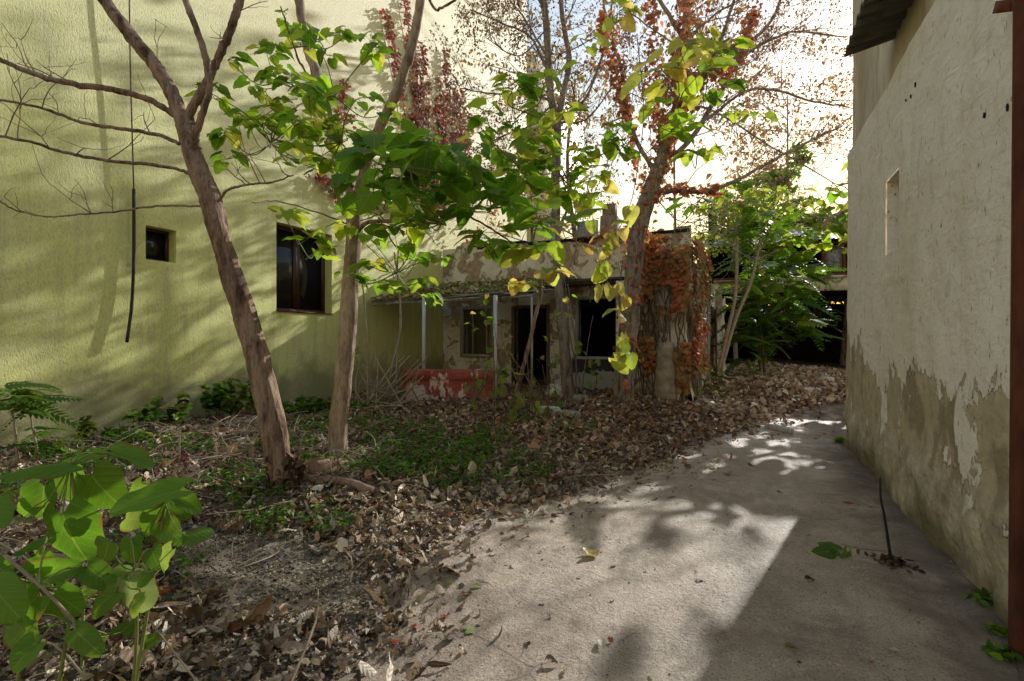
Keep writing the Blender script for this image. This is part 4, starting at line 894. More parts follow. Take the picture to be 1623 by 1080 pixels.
# small-leaved bright bush (1130-1210, 300-420)
t = thing('small_leaved_tree', 'small-leaved yellow-green tree behind the creeper corner', 'tree', (*onY(1165, 600, 17)[:2], 0)); tk = MB(); tips = []
limb(tk, [(1168, 620, 19), (1165, 500, 19), (1170, 400, 19), (1172, 330, 19)], .09, .03, 8)
for k in range(9): twigs(tk, P(1168 + rng.uniform(-4, 4), rng.uniform(310, 440), 19), nrm(np.array([rng.uniform(-1, 1), rng.uniform(-.6, .6), rng.uniform(.1, .8)])), 1.2, .02, 2, tips, kids=3)
tk.build('trunk', M_bark3, t, True)
tp = np.array(tips); m = 2600; idx = rng.integers(0, len(tp), m); mb = MB(); scatter(mb, SIMPLE, tp[idx, :3] + rng.normal(0, .16, (m, 3)), rdir(m, .5), rng.normal(0, 1, (m, 3)), rng.uniform(.07, .13, m), pal(m, GREENS[1:] + YEL[:1])); mb.build('crown', M_small, t)

# saplings beside the wing with compound leaves
def sapling(name, label, stems, crowns, mat, cols, size, cat='sapling', tpls=COMP, dn=.4):
    q = P(*stems[0][0][0]); t = thing(name, label, cat, (q[0], q[1], 0)); mb = MB()
    for pp, r0, r1 in stems: limb(mb, pp, r0, r1, 7, 6, .004, True)
    mb.build('stem', mat, t, True); mb = MB()
    for (px, py, rx, ry, d, dr, cnt) in crowns:
        c = P(px, py, d); loc = c + RGT * rng.uniform(-1, 1, (cnt, 1)) * rx / FPX * d + UP * rng.uniform(-1, 1, (cnt, 1)) * ry / FPX * d + FWD * rng.uniform(-1, 1, (cnt, 1)) * dr
        a = rng.uniform(0, 2 * math.pi, cnt); tip = np.stack([np.cos(a), np.sin(a), rng.uniform(-.5, .4, cnt)], 1)
        scatter(mb, tpls, loc, np.array([0, 0, 1.0]) + rng.normal(0, .3, (cnt, 3)), tip, rng.uniform(.7, 1.2, cnt) * size, pal(cnt, cols, None, .2))
    mb.build('foliage', M_small, t); return t
DK = [(.06, .15, .02), (.10, .21, .025), (.17, .28, .035)]
sapling('young_tree', 'two pale slanting sapling stems with ferny leaves beside the creeper corner', [([(1138, 590, 12), (1150, 540, 12), (1165, 470, 12), (1168, 400, 12), (1167, 355, 12)], .05, .03), ([(1142, 590, 12), (1165, 510, 12), (1190, 450, 12), (1200, 410, 12), (1206, 378, 12)], .045, .025), ([(1206, 378, 12), (1225, 360, 12), (1240, 352, 12)], .015, .006), ([(1180, 420, 12), (1215, 405, 12), (1235, 395, 12)], .012, .006)],
        [(1210, 360, 40, 20, 12, .5, 18), (1190, 420, 40, 30, 13, .5, 20), (1175, 345, 25, 20, 12.5, .4, 12)], M_twigp, DK + GREENS[1:3], .75)
sapling('young_tree', 'dark green tree-of-heaven sapling in front of the black shed opening', [([(1212, 590, 14), (1205, 520, 14), (1200, 450, 14), (1205, 390, 14)], .04, .02), ([(1205, 590, 14.5), (1196, 500, 14.5), (1190, 440, 14.5)], .03, .015)],
        [(1240, 470, 50, 35, 14, .7, 50), (1200, 500, 35, 50, 14.5, .5, 40), (1235, 520, 45, 25, 14, .5, 30), (1215, 430, 50, 30, 14.5, .6, 45), (1180, 540, 25, 40, 14, .5, 20), (1280, 510, 18, 12, 13.5, .3, 6), (1260, 430, 40, 20, 14.5, .5, 25)], M_twig, DK, .8)
sapling('young_tree', 'taller bright compound-leaved seedling at the left edge by the green wall', [([(30, 735, 5.5), (25, 700, 5.5), (18, 650, 5.5)], .016, .009)], [(15, 625, 10, 18, 5.5, .1, 12), (30, 640, 12, 15, 5.5, .1, 7)], M_twigp, DK + [(.12, .24, .03)], .42)
sapling('young_tree', 'shorter compound-leaved seedling just right of the taller one by the green wall', [([(60, 720, 5.6), (54, 690, 5.6), (48, 650, 5.6)], .014, .008)], [(50, 632, 12, 18, 5.6, .1, 12), (70, 690, 8, 14, 5.6, .1, 7)], M_twigp, DK + [(.12, .24, .03)], .38)
# thin bare saplings left of red wall
for i_, (lab, stems) in enumerate([('straight thin bare sapling stem left of the red wall', [([(583, 640, 10.2), (582, 560, 10.2), (578, 480, 10.2), (572, 430, 10.2)], .026, .014)]),
        ('curving pale sapling stem just left of the red wall, bending right', [([(612, 632, 10.4), (622, 580, 10.4), (634, 530, 10.4), (634, 470, 10.3), (625, 400, 10)], .035, .015), ([(634, 470, 10.3), (615, 420, 10), (590, 395, 9.5)], .012, .006)])]):
    q = P(*stems[0][0][0]); t = thing('bare_sapling', lab, 'sapling', (q[0], q[1], 0)); mb = MB()
    for pp, r0, r1 in stems: limb(mb, pp, r0, r1, 7, 6, .004, True)
    mb.build('stem', M_twigp, t, True)
q = P(815, 640, 9.6); t = thing('curved_sapling', 'S-curved brown sapling stem in front of the narrow doorway', 'sapling', (q[0], q[1], 0)); mb = MB()
limb(mb, [(812, 665, 9.6), (818, 620, 9.6), (832, 570, 9.6), (846, 510, 9.6), (856, 470, 9.6), (858, 430, 9.6)], .045, .03, 8, 6, .006, True); limb(mb, [(822, 610, 9.6), (802, 560, 9.6), (790, 500, 9.6)], .012, .006); mb.build('stem', M_bark1, t, True)
mb = MB(); sm = MB(); broadleaves(mb, sm, 850, 440, 30, 14, 9.6, .3, 14, .28, YEL); mb.build('foliage', M_leaf, t, True); sm.build('twigs', M_twig, t)
for lab, px, py, d, h_, mat_ in (('thin whip sapling just left of the grey porch post', 762, 655, 10.0, 2.0, M_twigp), ('leafy thin sapling between grey post and curved stem', 800, 650, 9.9, 1.5, M_twig), ('thin upright sapling right of the curved stem', 872, 650, 10.6, 2.2, M_twig), ('short leafy shoot before the black and white dado', 935, 650, 11.2, 1.2, M_twig), ('pale shoot at the left end of the brush heap', 562, 645, 10.6, 1.5, M_twigp), ('weedy shoot at the foot of the alley-side boards', 1122, 640, 10.9, .9, M_twig)):
    q = P(px, py, d); z0 = float(hgt(q[0], q[1])); b0 = np.array([q[0], q[1], z0 - .03]); t = thing('thin_sapling', lab, 'sapling', (q[0], q[1], z0)); mb = MB(); sm = MB(); loc = []
    L = smooth_line([b0, b0 + UP * h_ * .5 + rng.normal(0, .08, 3), b0 + UP * h_ + rng.normal(0, .2, 3)], 6); sm.tube(L, np.linspace(.012, .004, len(L)), 5)
    for k in range(7):
        i = rng.integers(3, len(L)); e_ = L[i] + np.array([rng.normal(0, .25), rng.normal(0, .2), rng.uniform(.02, .3)]); sm.tube([L[i], (L[i] + e_) / 2 + UP * .03, e_], .003, 3, cap=False); loc += [e_, (L[i] + e_) / 2 + UP * .03]
    m = len(loc); scatter(mb, BROAD, loc, rdir(m, 1, .7), rng.normal(0, .8, (m, 3)) - UP * .3, rng.uniform(.07, .15, m), pal(m, GREENS[:3] + YEL[2:3])); mb.build('foliage', M_leaf, t, True); sm.build('stem', mat_, t)
# leaning branches between trunk pair
q = P(948, 640, 11.6); t = thing('dead_sapling', 'clump of dead upright stems rising between the grey forked tree and wide opening', 'dead sapling', (q[0], q[1], 0)); mb = MB()
for pp, r_ in (([(915, 640, 12), (912, 560, 12), (903, 480, 12), (900, 450, 12)], .03), ([(925, 630, 12), (905, 540, 12), (897, 470, 12), (893, 420, 12)], .02), ([(935, 480, 12.6), (950, 420, 12.6), (960, 390, 12.6)], .012), ([(910, 420, 12), (913, 370, 12), (908, 330, 12)], .02), ([(922, 620, 12), (930, 560, 12), (940, 500, 12)], .015)): limb(mb, pp, r_, r_ * .6, 6, 6, .01)
mb.build('stem', M_bark3, t, True)
# pale wooden pillar right of the wide opening
a = onY(990, 600, FY - 1.6); mb = MB(); mb.box((a[0] - .19, FY - 1.75, -.1), (a[0] + .19, FY - 1.4, 3.0), rot=.05); plabel(mb.build('pillar', M_ruin, rh), 'pale brown pillar at the right of the wide opening')

# ------------------------------------------------------------------ creeper
RED = [(.48, .13, .05), (.42, .18, .07), (.32, .18, .07), (.55, .09, .05), (.46, .28, .10), (.24, .16, .06), (.20, .22, .06)]
q = (WX - .6, WY - .1, 0); t = thing('red_creeper', 'red and orange creeper hanging over the corner of the ruined wing', 'creeper', q); mb = MB(); loc = []; nor = []
def mask(u, v, th): return fbm(u * 1.6, v * 1.6, 3, 123) > th
m = 4200; x = rng.uniform(-2.45, WX + .1, m); z = rng.uniform(.2, 3.75, m); dens = sstep(.0, 1.8, z) * .9 + .12; k = (rng.uniform(size=m) < dens) & (fbm(x * 2.6, z * 1.6, 4, 5) > .48)
x = x[k]; z = z[k]; loc.append(np.stack([x, WY - .14 - rng.uniform(0, 1, len(x)) * (.08 + .75 * np.clip(fbm(x * 1.9, z * 1.4, 3, 61) - .38, 0, 1) * sstep(.4, 2.4, z)), z], 1)); nor.append(np.tile([0, -1, .5], (len(x), 1)))
m = 2600; y = rng.uniform(WY - .1, WY + 2.2, m); z = rng.uniform(.8, 3.7, m); k = fbm(y * 2.2, z * 2.2, 3, 15) + .25 * sstep(13.4, 11.3, y) > .62; y = y[k]; z = z[k]
loc.append(np.stack([WX + .06 * (y - WY) + .12 + rng.uniform(0, .15, len(y)), y, z], 1)); nor.append(np.tile([1, -.3, .5], (len(y), 1)))
m = 1500; x = rng.uniform(-4.6, WX, m); k = rng.uniform(size=m) < np.where(x > -2.4, 1, .35); x = x[k]; yy = np.where(x > -2.5, WY + rng.uniform(-.2, .9, len(x)), FY + rng.uniform(-.2, .3, len(x))); zz_ = np.where(x > -2.5, 3.45, 4.45) + rng.normal(0, .16, len(x)); loc.append(np.stack([x, yy, zz_], 1)); nor.append(np.tile([0, -.5, 1], (len(x), 1)))
loc = np.concatenate(loc); nor = np.concatenate(nor); m = len(loc)
zc_ = np.clip(vnoise(loc[:, 0] * 2.2, loc[:, 2] * 2.2, 9), 0, 1)[:, None]
c = pal(m, RED[:4], None, .3) * zc_ * 1.1 + pal(m, RED[4:] + [(.16, .24, .05), (.20, .13, .07)], None, .3) * (1 - zc_)
scatter(mb, STAR, loc, nor + rng.normal(0, .35, (m, 3)), np.tile([0, 0, -1], (m, 1)) + rng.normal(0, .5, (m, 3)), rng.uniform(.06, .14, m), c); mb.build('foliage', M_creep, t)
mb = MB()
for k in range(46):
    x0 = rng.uniform(-2.3, WX); L = [np.array([x0, WY - .18, .05])]
    for j in range(9): L.append(L[-1] + np.array([rng.normal(0, .07), rng.normal(0, .02), .36]))
    mb.tube(np.array(L), rng.uniform(.004, .014), 4, cap=False)
mb.build('stem', M_twig, t)
# creeper on tree 4 trunk + crown
t = thing('tree_creeper', 'bright red creeper climbing the leaning trunk and branches above the ruin', 'creeper', (q4[0], q4[1] - .1, .4)); mb = MB(); loc = []; nor = []
segs = [([(990, 620, D4), (1000, 480, D4), (1020, 340, D4), (1045, 265, D4), (1060, 210, D4)], 1000, .22), ([(1055, 230, D4), (1078, 150, D4 + .3), (1085, 60, D4 + .6), (1090, -20, D4 + 1)], 700, .22), ([(1075, 170, D4), (1085, 90, D4), (1100, -10, D4)], 260, .35),
        ([(1030, 310, D4), (1070, 300, D4), (1120, 303, D4), (1140, 298, D4)], 260, .12), ([(1020, 300, D4 + .3), (1000, 200, D4 + .3), (980, 110, D4 + .5), (955, 20, D4 + .8)], 420, .18), ([(955, 20, D4), (960, 80, D4), (985, 150, D4), (990, 190, D4)], 260, .12), ([(1130, 120, D4), (1175, 60, D4), (1200, 10, D4)], 240, .12), ([(1140, 150, D4), (1160, 110, D4), (1190, 60, D4)], 120, .1), ([(1080, 200, D4 - .4), (1110, 120, D4 - .8), (1150, 110, D4 - 1)], 160, .18), ([(1050, 240, D4), (1040, 160, D4), (1035, 60, D4)], 260, .2), ([(1035, 60, D4), (1030, 0, D4)], 120, .2)]
for pp, cnt, sp in segs:
    cnt = int(cnt * .75); sp *= 1.35; L = smooth_line([P(*a_) for a_ in pp], 10); i = rng.uniform(0, len(L) - 1.01, cnt); i0 = i.astype(int); f_ = (i - i0)[:, None]; o = rdir(cnt); loc.append(L[i0] * (1 - f_) + L[i0 + 1] * f_ + o * sp * rng.uniform(.2, 1.2, (cnt, 1))); nor.append(o)
loc = np.concatenate(loc); nor = np.concatenate(nor); m = len(loc)
scatter(mb, STAR, loc, nor + rng.normal(0, .4, (m, 3)), np.tile([0, 0, -1.], (m, 1)) + rng.normal(0, .5, (m, 3)), rng.uniform(.07, .13, m), pal(m, [(.50, .20, .10), (.58, .11, .09), (.38, .20, .12), (.50, .27, .15), (.62, .14, .15)], [3, 1.5, 3, 2, 1], .3)); mb.build('foliage', M_creep, t)
# red creeper strips on the green wall
strips = [((612, 20), (645, 200), 90), ((640, 0), (668, 190), 110), ((650, 60), (665, 200), 70), ((668, 70), (672, 200), 80), ((690, 120), (697, 235), 60), ((706, 82), (704, 250), 110), ((722, 145), (715, 250), 80), ((733, 145), (730, 240), 60), ((655, 180), (700, 330), 240), ((700, 190), (720, 320), 160), ((640, 240), (690, 345), 160), ((545, 130), (548, 200), 24), ((500, 275), (550, 330), 30), ((580, 320), (650, 335), 60), ((745, 180), (740, 250), 50), ((660, 240), (760, 260), 120)]
t = thing('wall_creeper', 'upright strips of thin pinkish red creeper climbing the green wall', 'creeper', onX(690, 330, GX)); mb = MB(); sm = MB(); loc = []; cs = []
for (x0, y0), (x1, y1), cnt in strips:
    u = rng.uniform(0, 1, cnt); wv = .010 + .05 * u; 
    A = onX(x0, y0, GX + .06); B = onX(x1, y1, GX + .06); sm.tube(smooth_line([A, (A + B) / 2 + np.array([0, .05, 0]), B], 5), .008, 3, cap=False)
    q = A[None] * (1 - u[:, None]) + B[None] * u[:, None]; sd = rng.choice([-1, 1], cnt) * rng.uniform(.02, .30, cnt) * (.35 + .65 * u)
    q[:, 1] += sd; q[:, 0] += rng.uniform(0, .1, cnt); loc.append(q)
    g = pal(cnt, [(.38, .07, .06), (.45, .14, .12), (.30, .10, .07), (.33, .34, .22), (.40, .28, .20)], [3, 3, 2, 2, 2], .25); cs.append(g)
loc = np.concatenate(loc); m = len(loc); loc = np.repeat(loc, 3, 0) + rng.normal(0, .07, (m * 3, 3)) * np.array([.3, 1, 1]); cs = np.repeat(np.concatenate(cs), 3, 0); m *= 3
scatter(mb, STAR, loc, np.tile([1, -.4, .3], (m, 1)) + rng.normal(0, .4, (m, 3)), np.tile([0, 0, -1.], (m, 1)) + rng.normal(0, .6, (m, 3)), rng.uniform(.07, .13, m), cs); mb.build('foliage', M_creep, t); sm.build('stem', M_twig, t)

# leaves and moss on canopy roof and parapet
mb = MB(); m = 2600; x = rng.uniform(GX + .1, -4.5, m); y = rng.uniform(10.45, FY - .2, m); z = 2.57 + (y - 10.5) * .20 + (fbm(x * 1.5, y * 1.5, 4, 45) - .5) * .14 + (x + 9) * .02 + rng.uniform(0, .06, m)
scatter(mb, DEADS, np.stack([x, y, z], 1), rdir(m, 1.3, .6), rng.normal(0, 1, (m, 3)), rng.uniform(.06, .18, m), pal(m, [(.26, .30, .08), (.44, .40, .20), (.20, .32, .06), (.6, .52, .34), (.34, .16, .09)])); plabel(mb.build('leaf_cover', M_deads, cn), 'fallen leaves and moss on the porch roof')

# ------------------------------------------------------------------ litter
LIT = [(.34, .24, .16), (.48, .37, .27), (.66, .56, .44), (.20, .13, .08), (.10, .065, .042), (.52, .38, .22), (.38, .36, .20), (.42, .14, .07)]
LW = [4, 4, 3, 4, 4, 1.5, .8, .4]
mb = MB()
def region(m, x0, x1, y0, y1, edge=.1):
    x = rng.uniform(x0, x1, m); y = rng.uniform(y0, y1, m); d = bound(y) - x + (fbm(x * 1.3, y * 1.3, 3, 5) - .5) * .5
    k = d > rng.exponential(.22, m) * rng.choice([0, 1], m) * -1 + edge * 0 + rng.normal(0, .05, m); return x[k], y[k]
def vis(x, y):   # only where the camera (or a side step) can see
    dd = x * FWD[0] + y * FWD[1]; ll = x * RGT[0] + y * RGT[1]; return (dd > .8) & (np.abs(ll) < dd * 1.35 + 1.2)
x, y = region(21000, -9, .2, .3, 6.2); k = vis(x, y) & ~(((x + 3.0) ** 2 / 1.1 + (y - 2.35) ** 2 / .18) < rng.uniform(.5, 1.5, len(x))); x = x[k]; y = y[k]; m = len(x)
scatter(mb, DEADL, np.stack([x, y, hgt(x, y) + rng.uniform(.0, .07, m)], 1), rdir(m, 1.2, .75), rng.normal(0, 1, (m, 3)), np.clip(rng.lognormal(-3.05, .5, m), .02, .16), pal(m, LIT, LW, .3))
GP = lambda x, y: ((x + 3.0) ** 2 / 1.1 + (y - 2.35) ** 2 / .18) < rng.uniform(.5, 1.3, len(x))
x, y = region(26000, -9, .2, .3, 7); k = vis(x, y) & ~GP(x, y); x = x[k]; y = y[k]; m = len(x)
scatter(mb, DEADS, np.stack([x, y, hgt(x, y) + rng.uniform(-.01, .04, m)], 1), rdir(m, 1.2, .7), rng.normal(0, 1, (m, 3)), rng.uniform(.015, .05, m), pal(m, LIT, LW, .45))
STRIP = [leaf_tpl(5, (-1, 0, 1), .07 + .03 * s_, .0, .1, .3, 70 + s_, .05, .0) for s_ in range(5)]
x, y = region(16000, -9, .2, .3, 8); k = vis(x, y) & ~GP(x, y); x = x[k]; y = y[k]; m = len(x)
scatter(mb, STRIP, np.stack([x, y, hgt(x, y) + rng.uniform(.0, .07, m)], 1), rdir(m, .8, .9), rng.normal(0, 1, (m, 3)), rng.uniform(.04, .15, m), pal(m, LIT + [(.72, .64, .52)], LW + [3], .4))
x, y = region(42000, -9, 1.4, 6.2, 13.9); k = vis(x, y) | (y > 6); x = x[k]; y = y[k]; m = len(x)
scatter(mb, DEADS, np.stack([x, y, hgt(x, y) + rng.uniform(-.01, .09, m)], 1), rdir(m, 1.1, .8), rng.normal(0, 1, (m, 3)), rng.uniform(.035, .12, m), pal(m, [(.36, .22, .14), (.50, .35, .23), (.20, .12, .075), (.10, .06, .04), (.64, .52, .38), (.48, .20, .09)], [4, 3, 4, 4, 1.5, 1], .3))
m = 15000; x = rng.uniform(-1.0, 3.5, m); y = rng.uniform(10.6, 22.5, m); k = (y > 12.4 + (x - 1) * .6) | (x < bound(y)) ; x = x[k]; y = y[k]; m = len(x)
scatter(mb, DEADS, np.stack([x, y, hgt(x, y) + rng.uniform(-.01, .12, m)], 1), rdir(m, 1.0, .9), rng.normal(0, 1, (m, 3)), rng.uniform(.07, .19, m), pal(m, [(.42, .28, .18), (.55, .42, .29), (.24, .15, .09), (.68, .60, .50)], None, .3))
lit = mb.build('leaf_litter', M_dead, None, False); lit['kind'] = 'stuff'; lit['label'] = 'thick carpet of curled brown dead leaves beside the path'; lit['category'] = 'leaf litter'
# crumbs along the path edge and pebbles
mb = MB(); m = 9000; y = rng.uniform(.8, 11.5, m) ** 1; x = rng.uniform(-2.4, 1.36, m); d = x - bound(y); w_ = RX - x; k = (d > 0) & (rng.uniform(size=m) < .16 + .9 * np.exp(-d / .3) + .55 * np.exp(-w_ / .12)); x = x[k]; y = y[k]; m = len(x)
bxs = rng.normal(0, 1, (m, 3)); oct_ = (np.array([(1, 0, 0), (-1, 0, 0), (0, 1, 0), (0, -1, 0), (0, 0, .6), (0, 0, -.6)], float), np.array([(0, 2, 4), (2, 1, 4), (1, 3, 4), (3, 0, 4), (2, 0, 5), (1, 2, 5), (3, 1, 5), (0, 3, 5)]), np.zeros((6, 2)))
scatter(mb, [oct_], np.stack([x, y, hp(x, y) + .001], 1), rdir(m, 1.5), rng.normal(0, 1, (m, 3)), np.clip(rng.lognormal(-5.5, .5, m), .002, .016), pal(m, [(.2, .17, .14), (.4, .36, .31), (.1, .08, .06), (.55, .5, .45)]))
x, y = region(15000, -4.3, -1.5, 1.3, 3.3); k = vis(x, y); x = x[k]; y = y[k]; m = len(x); scatter(mb, [oct_], np.stack([x, y, hgt(x, y) + .004], 1), rdir(m, 1.5), rng.normal(0, 1, (m, 3)), np.clip(rng.lognormal(-5.0, .5, m), .003, .02), pal(m, [(.3, .27, .24), (.5, .46, .42), (.12, .1, .08), (.6, .56, .5)]))
gr = mb.build('gravel', M_small, None); gr['kind'] = 'stuff'; gr['label'] = 'fine grit and pebbles strewn on path and soil'; gr['category'] = 'gravel'
mb = MB(); m = 1500; y = rng.uniform(1, 11.5, m); x = rng.uniform(-2.2, 1.34, m); d = x - bound(y); k = (d > 0) & (rng.uniform(size=m) < .05 + np.exp(-d / .35) + .35 * np.exp(-(RX - x) / .12)); x = x[k]; y = y[k]; m = len(x)
scatter(mb, DEADS, np.stack([x, y, hp(x, y) + .006], 1), rdir(m, 2.5, .6), rng.normal(0, 1, (m, 3)), rng.uniform(.015, .05, m), pal(m, LIT + [(.5, .45, .38)]))
o = mb.build('leaf_crumbs', M_deads, None); o['kind'] = 'stuff'; o['label'] = 'scattered leaf crumbs along the path margins'; o['category'] = 'leaf crumbs'
# twigs
mb = MB()
for k in range(620):
    if k < 260: x = rng.uniform(-7.5, -3.6); y = rng.uniform(3.0, 6.0)
    elif k < 420: x = rng.uniform(-8.8, -5.5); y = rng.uniform(5, 10.5)
    else: x = rng.uniform(-8, -.6); y = rng.uniform(1.2, 12)
    if x > bound(y) - .1: continue
    a = rng.uniform(0, 6.28); L_ = rng.uniform(.15, .8); z0 = float(hgt(x, y)); dv = np.array([math.cos(a), math.sin(a), rng.uniform(-.05, .35)]); p0 = np.array([x, y, z0 + .03])
    mb.tube(smooth_line([p0, p0 + dv * L_ * .5 + rng.normal(0, .06, 3) * L_ + UP * .03, p0 + dv * L_ + rng.normal(0, .03, 3)], 3), rng.uniform(.002, .007), 4, cap=False)
tw = mb.build('dead_twigs', M_twigp, None); tw['kind'] = 'stuff'; tw['label'] = 'tangle of pale dry twigs and stalks over the leaf litter'; tw['category'] = 'twigs'
# brush heap left of red wall
mb = MB()
for k in range(46):
    a0 = P(rng.uniform(560, 650), rng.uniform(640, 665), rng.uniform(9.6, 10.8)); a1 = P(rng.uniform(560, 680), rng.uniform(560, 645), rng.uniform(9.8, 10.8)); mb.tube(smooth_line([a0, (a0 + a1) / 2 + rng.normal(0, .08, 3), a1], 4), rng.uniform(.006, .018), 5, cap=False)
q = P(610, 650, 10.3); tag(mb.build('brush_heap', M_twigp, None, False, (q[0], q[1], .0)), 'heap of pale dry branches leaning beside the red wall', 'branches')
# thin bramble in front of the red wall
q = P(790, 690, 8.6); t = thing('bramble', 'sparse leafy bramble tangle growing before the red wall and grey post', 'shrub', (q[0], q[1], 0)); mb = MB(); sm = MB(); loc = []
for k in range(40):
    a0 = P(rng.uniform(725, 880), rng.uniform(690, 720), rng.uniform(8.2, 9.6)); h_ = rng.uniform(.4, 1.8); a1 = a0 + UP * h_ + RGT * rng.uniform(-.5, .5) + FWD * rng.uniform(-.3, .3); L = smooth_line([a0, (a0 + a1) / 2 + rng.normal(0, .15, 3), a1], 6); sm.tube(L, rng.uniform(.004, .011), 4, cap=False)
    for q_ in L[5::2]:
        if rng.uniform() < .42: loc.append(q_ + rng.normal(0, .05, 3))
m = len(loc); scatter(mb, BROAD, loc, rdir(m, 1.0, .6) - FWD * .5, rng.normal(0, .7, (m, 3)) - UP * .4, rng.uniform(.08, .2, m), pal(m, [(.10, .20, .03), (.18, .26, .05), (.24, .26, .08), (.16, .12, .04)])); mb.build('foliage', M_leaf, t, True); sm.build('stem', M_twig, t)

# ------------------------------------------------------------------ ground plants
def patch(mb, sm, px, py, rx, ry, cnt, size, cols, h0=.02, h1=.16):
    for i in range(int(cnt * 1.9)):
        a = rng.uniform(0, 6.28); r_ = math.sqrt(rng.uniform()); q = G(px + rx * r_ * math.cos(a), max(py + ry * r_ * math.sin(a), 560)); z0 = float(hgt(q[0], q[1])); h_ = rng.uniform(h0, h1)
        c = np.array([q[0], q[1], z0 + h_]); k = rng.integers(3, 6); aa = rng.uniform(0, 6.28, k)
        tip = np.stack([np.cos(aa), np.sin(aa), rng.uniform(-.4, .3, k)], 1); scatter(mb, SIMPLE, np.tile(c, (k, 1)), np.tile([0, 0, 1.], (k, 1)) + rng.normal(0, .25, (k, 3)), tip, rng.uniform(.7, 1.3, k) * size, pal(k, cols)); 
        if sm is not None: sm.tube([(q[0], q[1], z0), c], .0025, 3, cap=False)
mb = MB(); sm = MB()
for a_ in ((640, 705, 70, 30, 150, .055), (700, 740, 80, 35, 170, .05), (600, 760, 60, 25, 80, .05), (560, 680, 60, 25, 80, .06), (720, 770, 90, 25, 90, .045), (380, 800, 80, 30, 60, .05), (650, 640, 60, 8, 50, .08), (490, 690, 40, 25, 50, .06), (840, 760, 40, 20, 30, .05), (300, 730, 70, 15, 40, .06), (20, 810, 20, 20, 30, .04), (240, 930, 90, 40, 26, .04), (470, 740, 60, 20, 50, .06), (420, 850, 60, 25, 40, .04), (760, 720, 60, 25, 60, .06), (520, 850, 50, 20, 26, .04), (180, 760, 90, 20, 50, .06), (900, 700, 50, 15, 20, .06), (420, 668, 60, 8, 60, .09), (200, 715, 40, 8, 40, .08), (560, 658, 60, 8, 50, .08), (90, 735, 60, 10, 40, .07), (1195, 625, 60, 12, 20, .09), (1140, 640, 30, 12, 30, .09)):
    patch(mb, sm, *a_, DK + [(.10, .22, .03)])
o = mb.build('ground_cover', M_small, None); o['kind'] = 'stuff'; o['label'] = 'low dark green weeds carpeting the leaf litter'; o['category'] = 'weeds'
o = sm.build('weed_stalks', M_stalk, None); o['kind'] = 'stuff'; o['label'] = 'thin stalks of the low weeds'; o['category'] = 'weeds'
# taller individual weeds along the green wall
for i_, (px, py, d, h_, cols, lab) in enumerate([(250, 690, 8.0, .55, DK, 'leafy dark weed at the foot of the green wall, leftmost of the row'), (340, 672, 9.0, .6, DK, 'leafy dark weed by the green wall left of the leaning trunk'), (365, 670, 9.3, .6, DK, 'leafy dark weed nearest the leaning trunk by the green wall'), (148, 705, 7.2, .35, GREENS[2:4], 'pale green broad-leaved seedling with a thin red stalk by the green wall'), (495, 660, 9.5, .35, DK, 'small weed at the wall between the leaning and upright trunks')]):
    q = P(px, py + 25, d); z0 = float(hgt(q[0], q[1])); t = thing('weed', lab, 'weed', (q[0], q[1], z0)); mb = MB(); sm = MB(); loc = []
    for k in range(9 if i_ != 3 else 3):
        a0 = np.array([q[0] + rng.normal(0, .22), q[1] + rng.normal(0, .15), z0]); a1 = a0 + np.array([rng.normal(0, .08), rng.normal(0, .08), h_ * rng.uniform(.6, 1.1)]); sm.tube([a0, a1], .006, 4)
        for u in (.5, .7, .85, 1): loc += [a0 * (1 - u) + a1 * u] * 3
    m = len(loc); aa = rng.uniform(0, 6.28, m); scatter(mb, BROAD[:3], loc, rdir(m, 1.4, .5), np.stack([np.cos(aa), np.sin(aa), rng.uniform(-.7, .1, m)], 1), rng.uniform(.08, .17, m), pal(m, cols + [(.06, .035, .02)])); mb.build('foliage', M_small, t); sm.build('stem', M_twig if i_ != 3 else M_redstalk, t)
# red-stalked withered plant
q = P(280, 745, 5.6); t = thing('withered_plant', 'withered plant with one bent crimson stalk and pale dry stem', 'plant', (q[0], q[1], .1)); mb = MB(); mb.tube(smooth_line([P(265, 752, 5.6), P(272, 735, 5.6), P(282, 722, 5.6), P(298, 728, 5.6), P(306, 737, 5.6)], 4), .008, 5); plabel(mb.build('red_stalk', M_redstalk, t), 'bent crimson stalk')
mb = MB(); mb.tube([P(284, 745, 5.6), P(285, 690, 5.6)], .009, 5); mb.tube([P(303, 760, 5.6), P(300, 725, 5.6)], .006, 5); mb.build('stem', M_twigp, t)

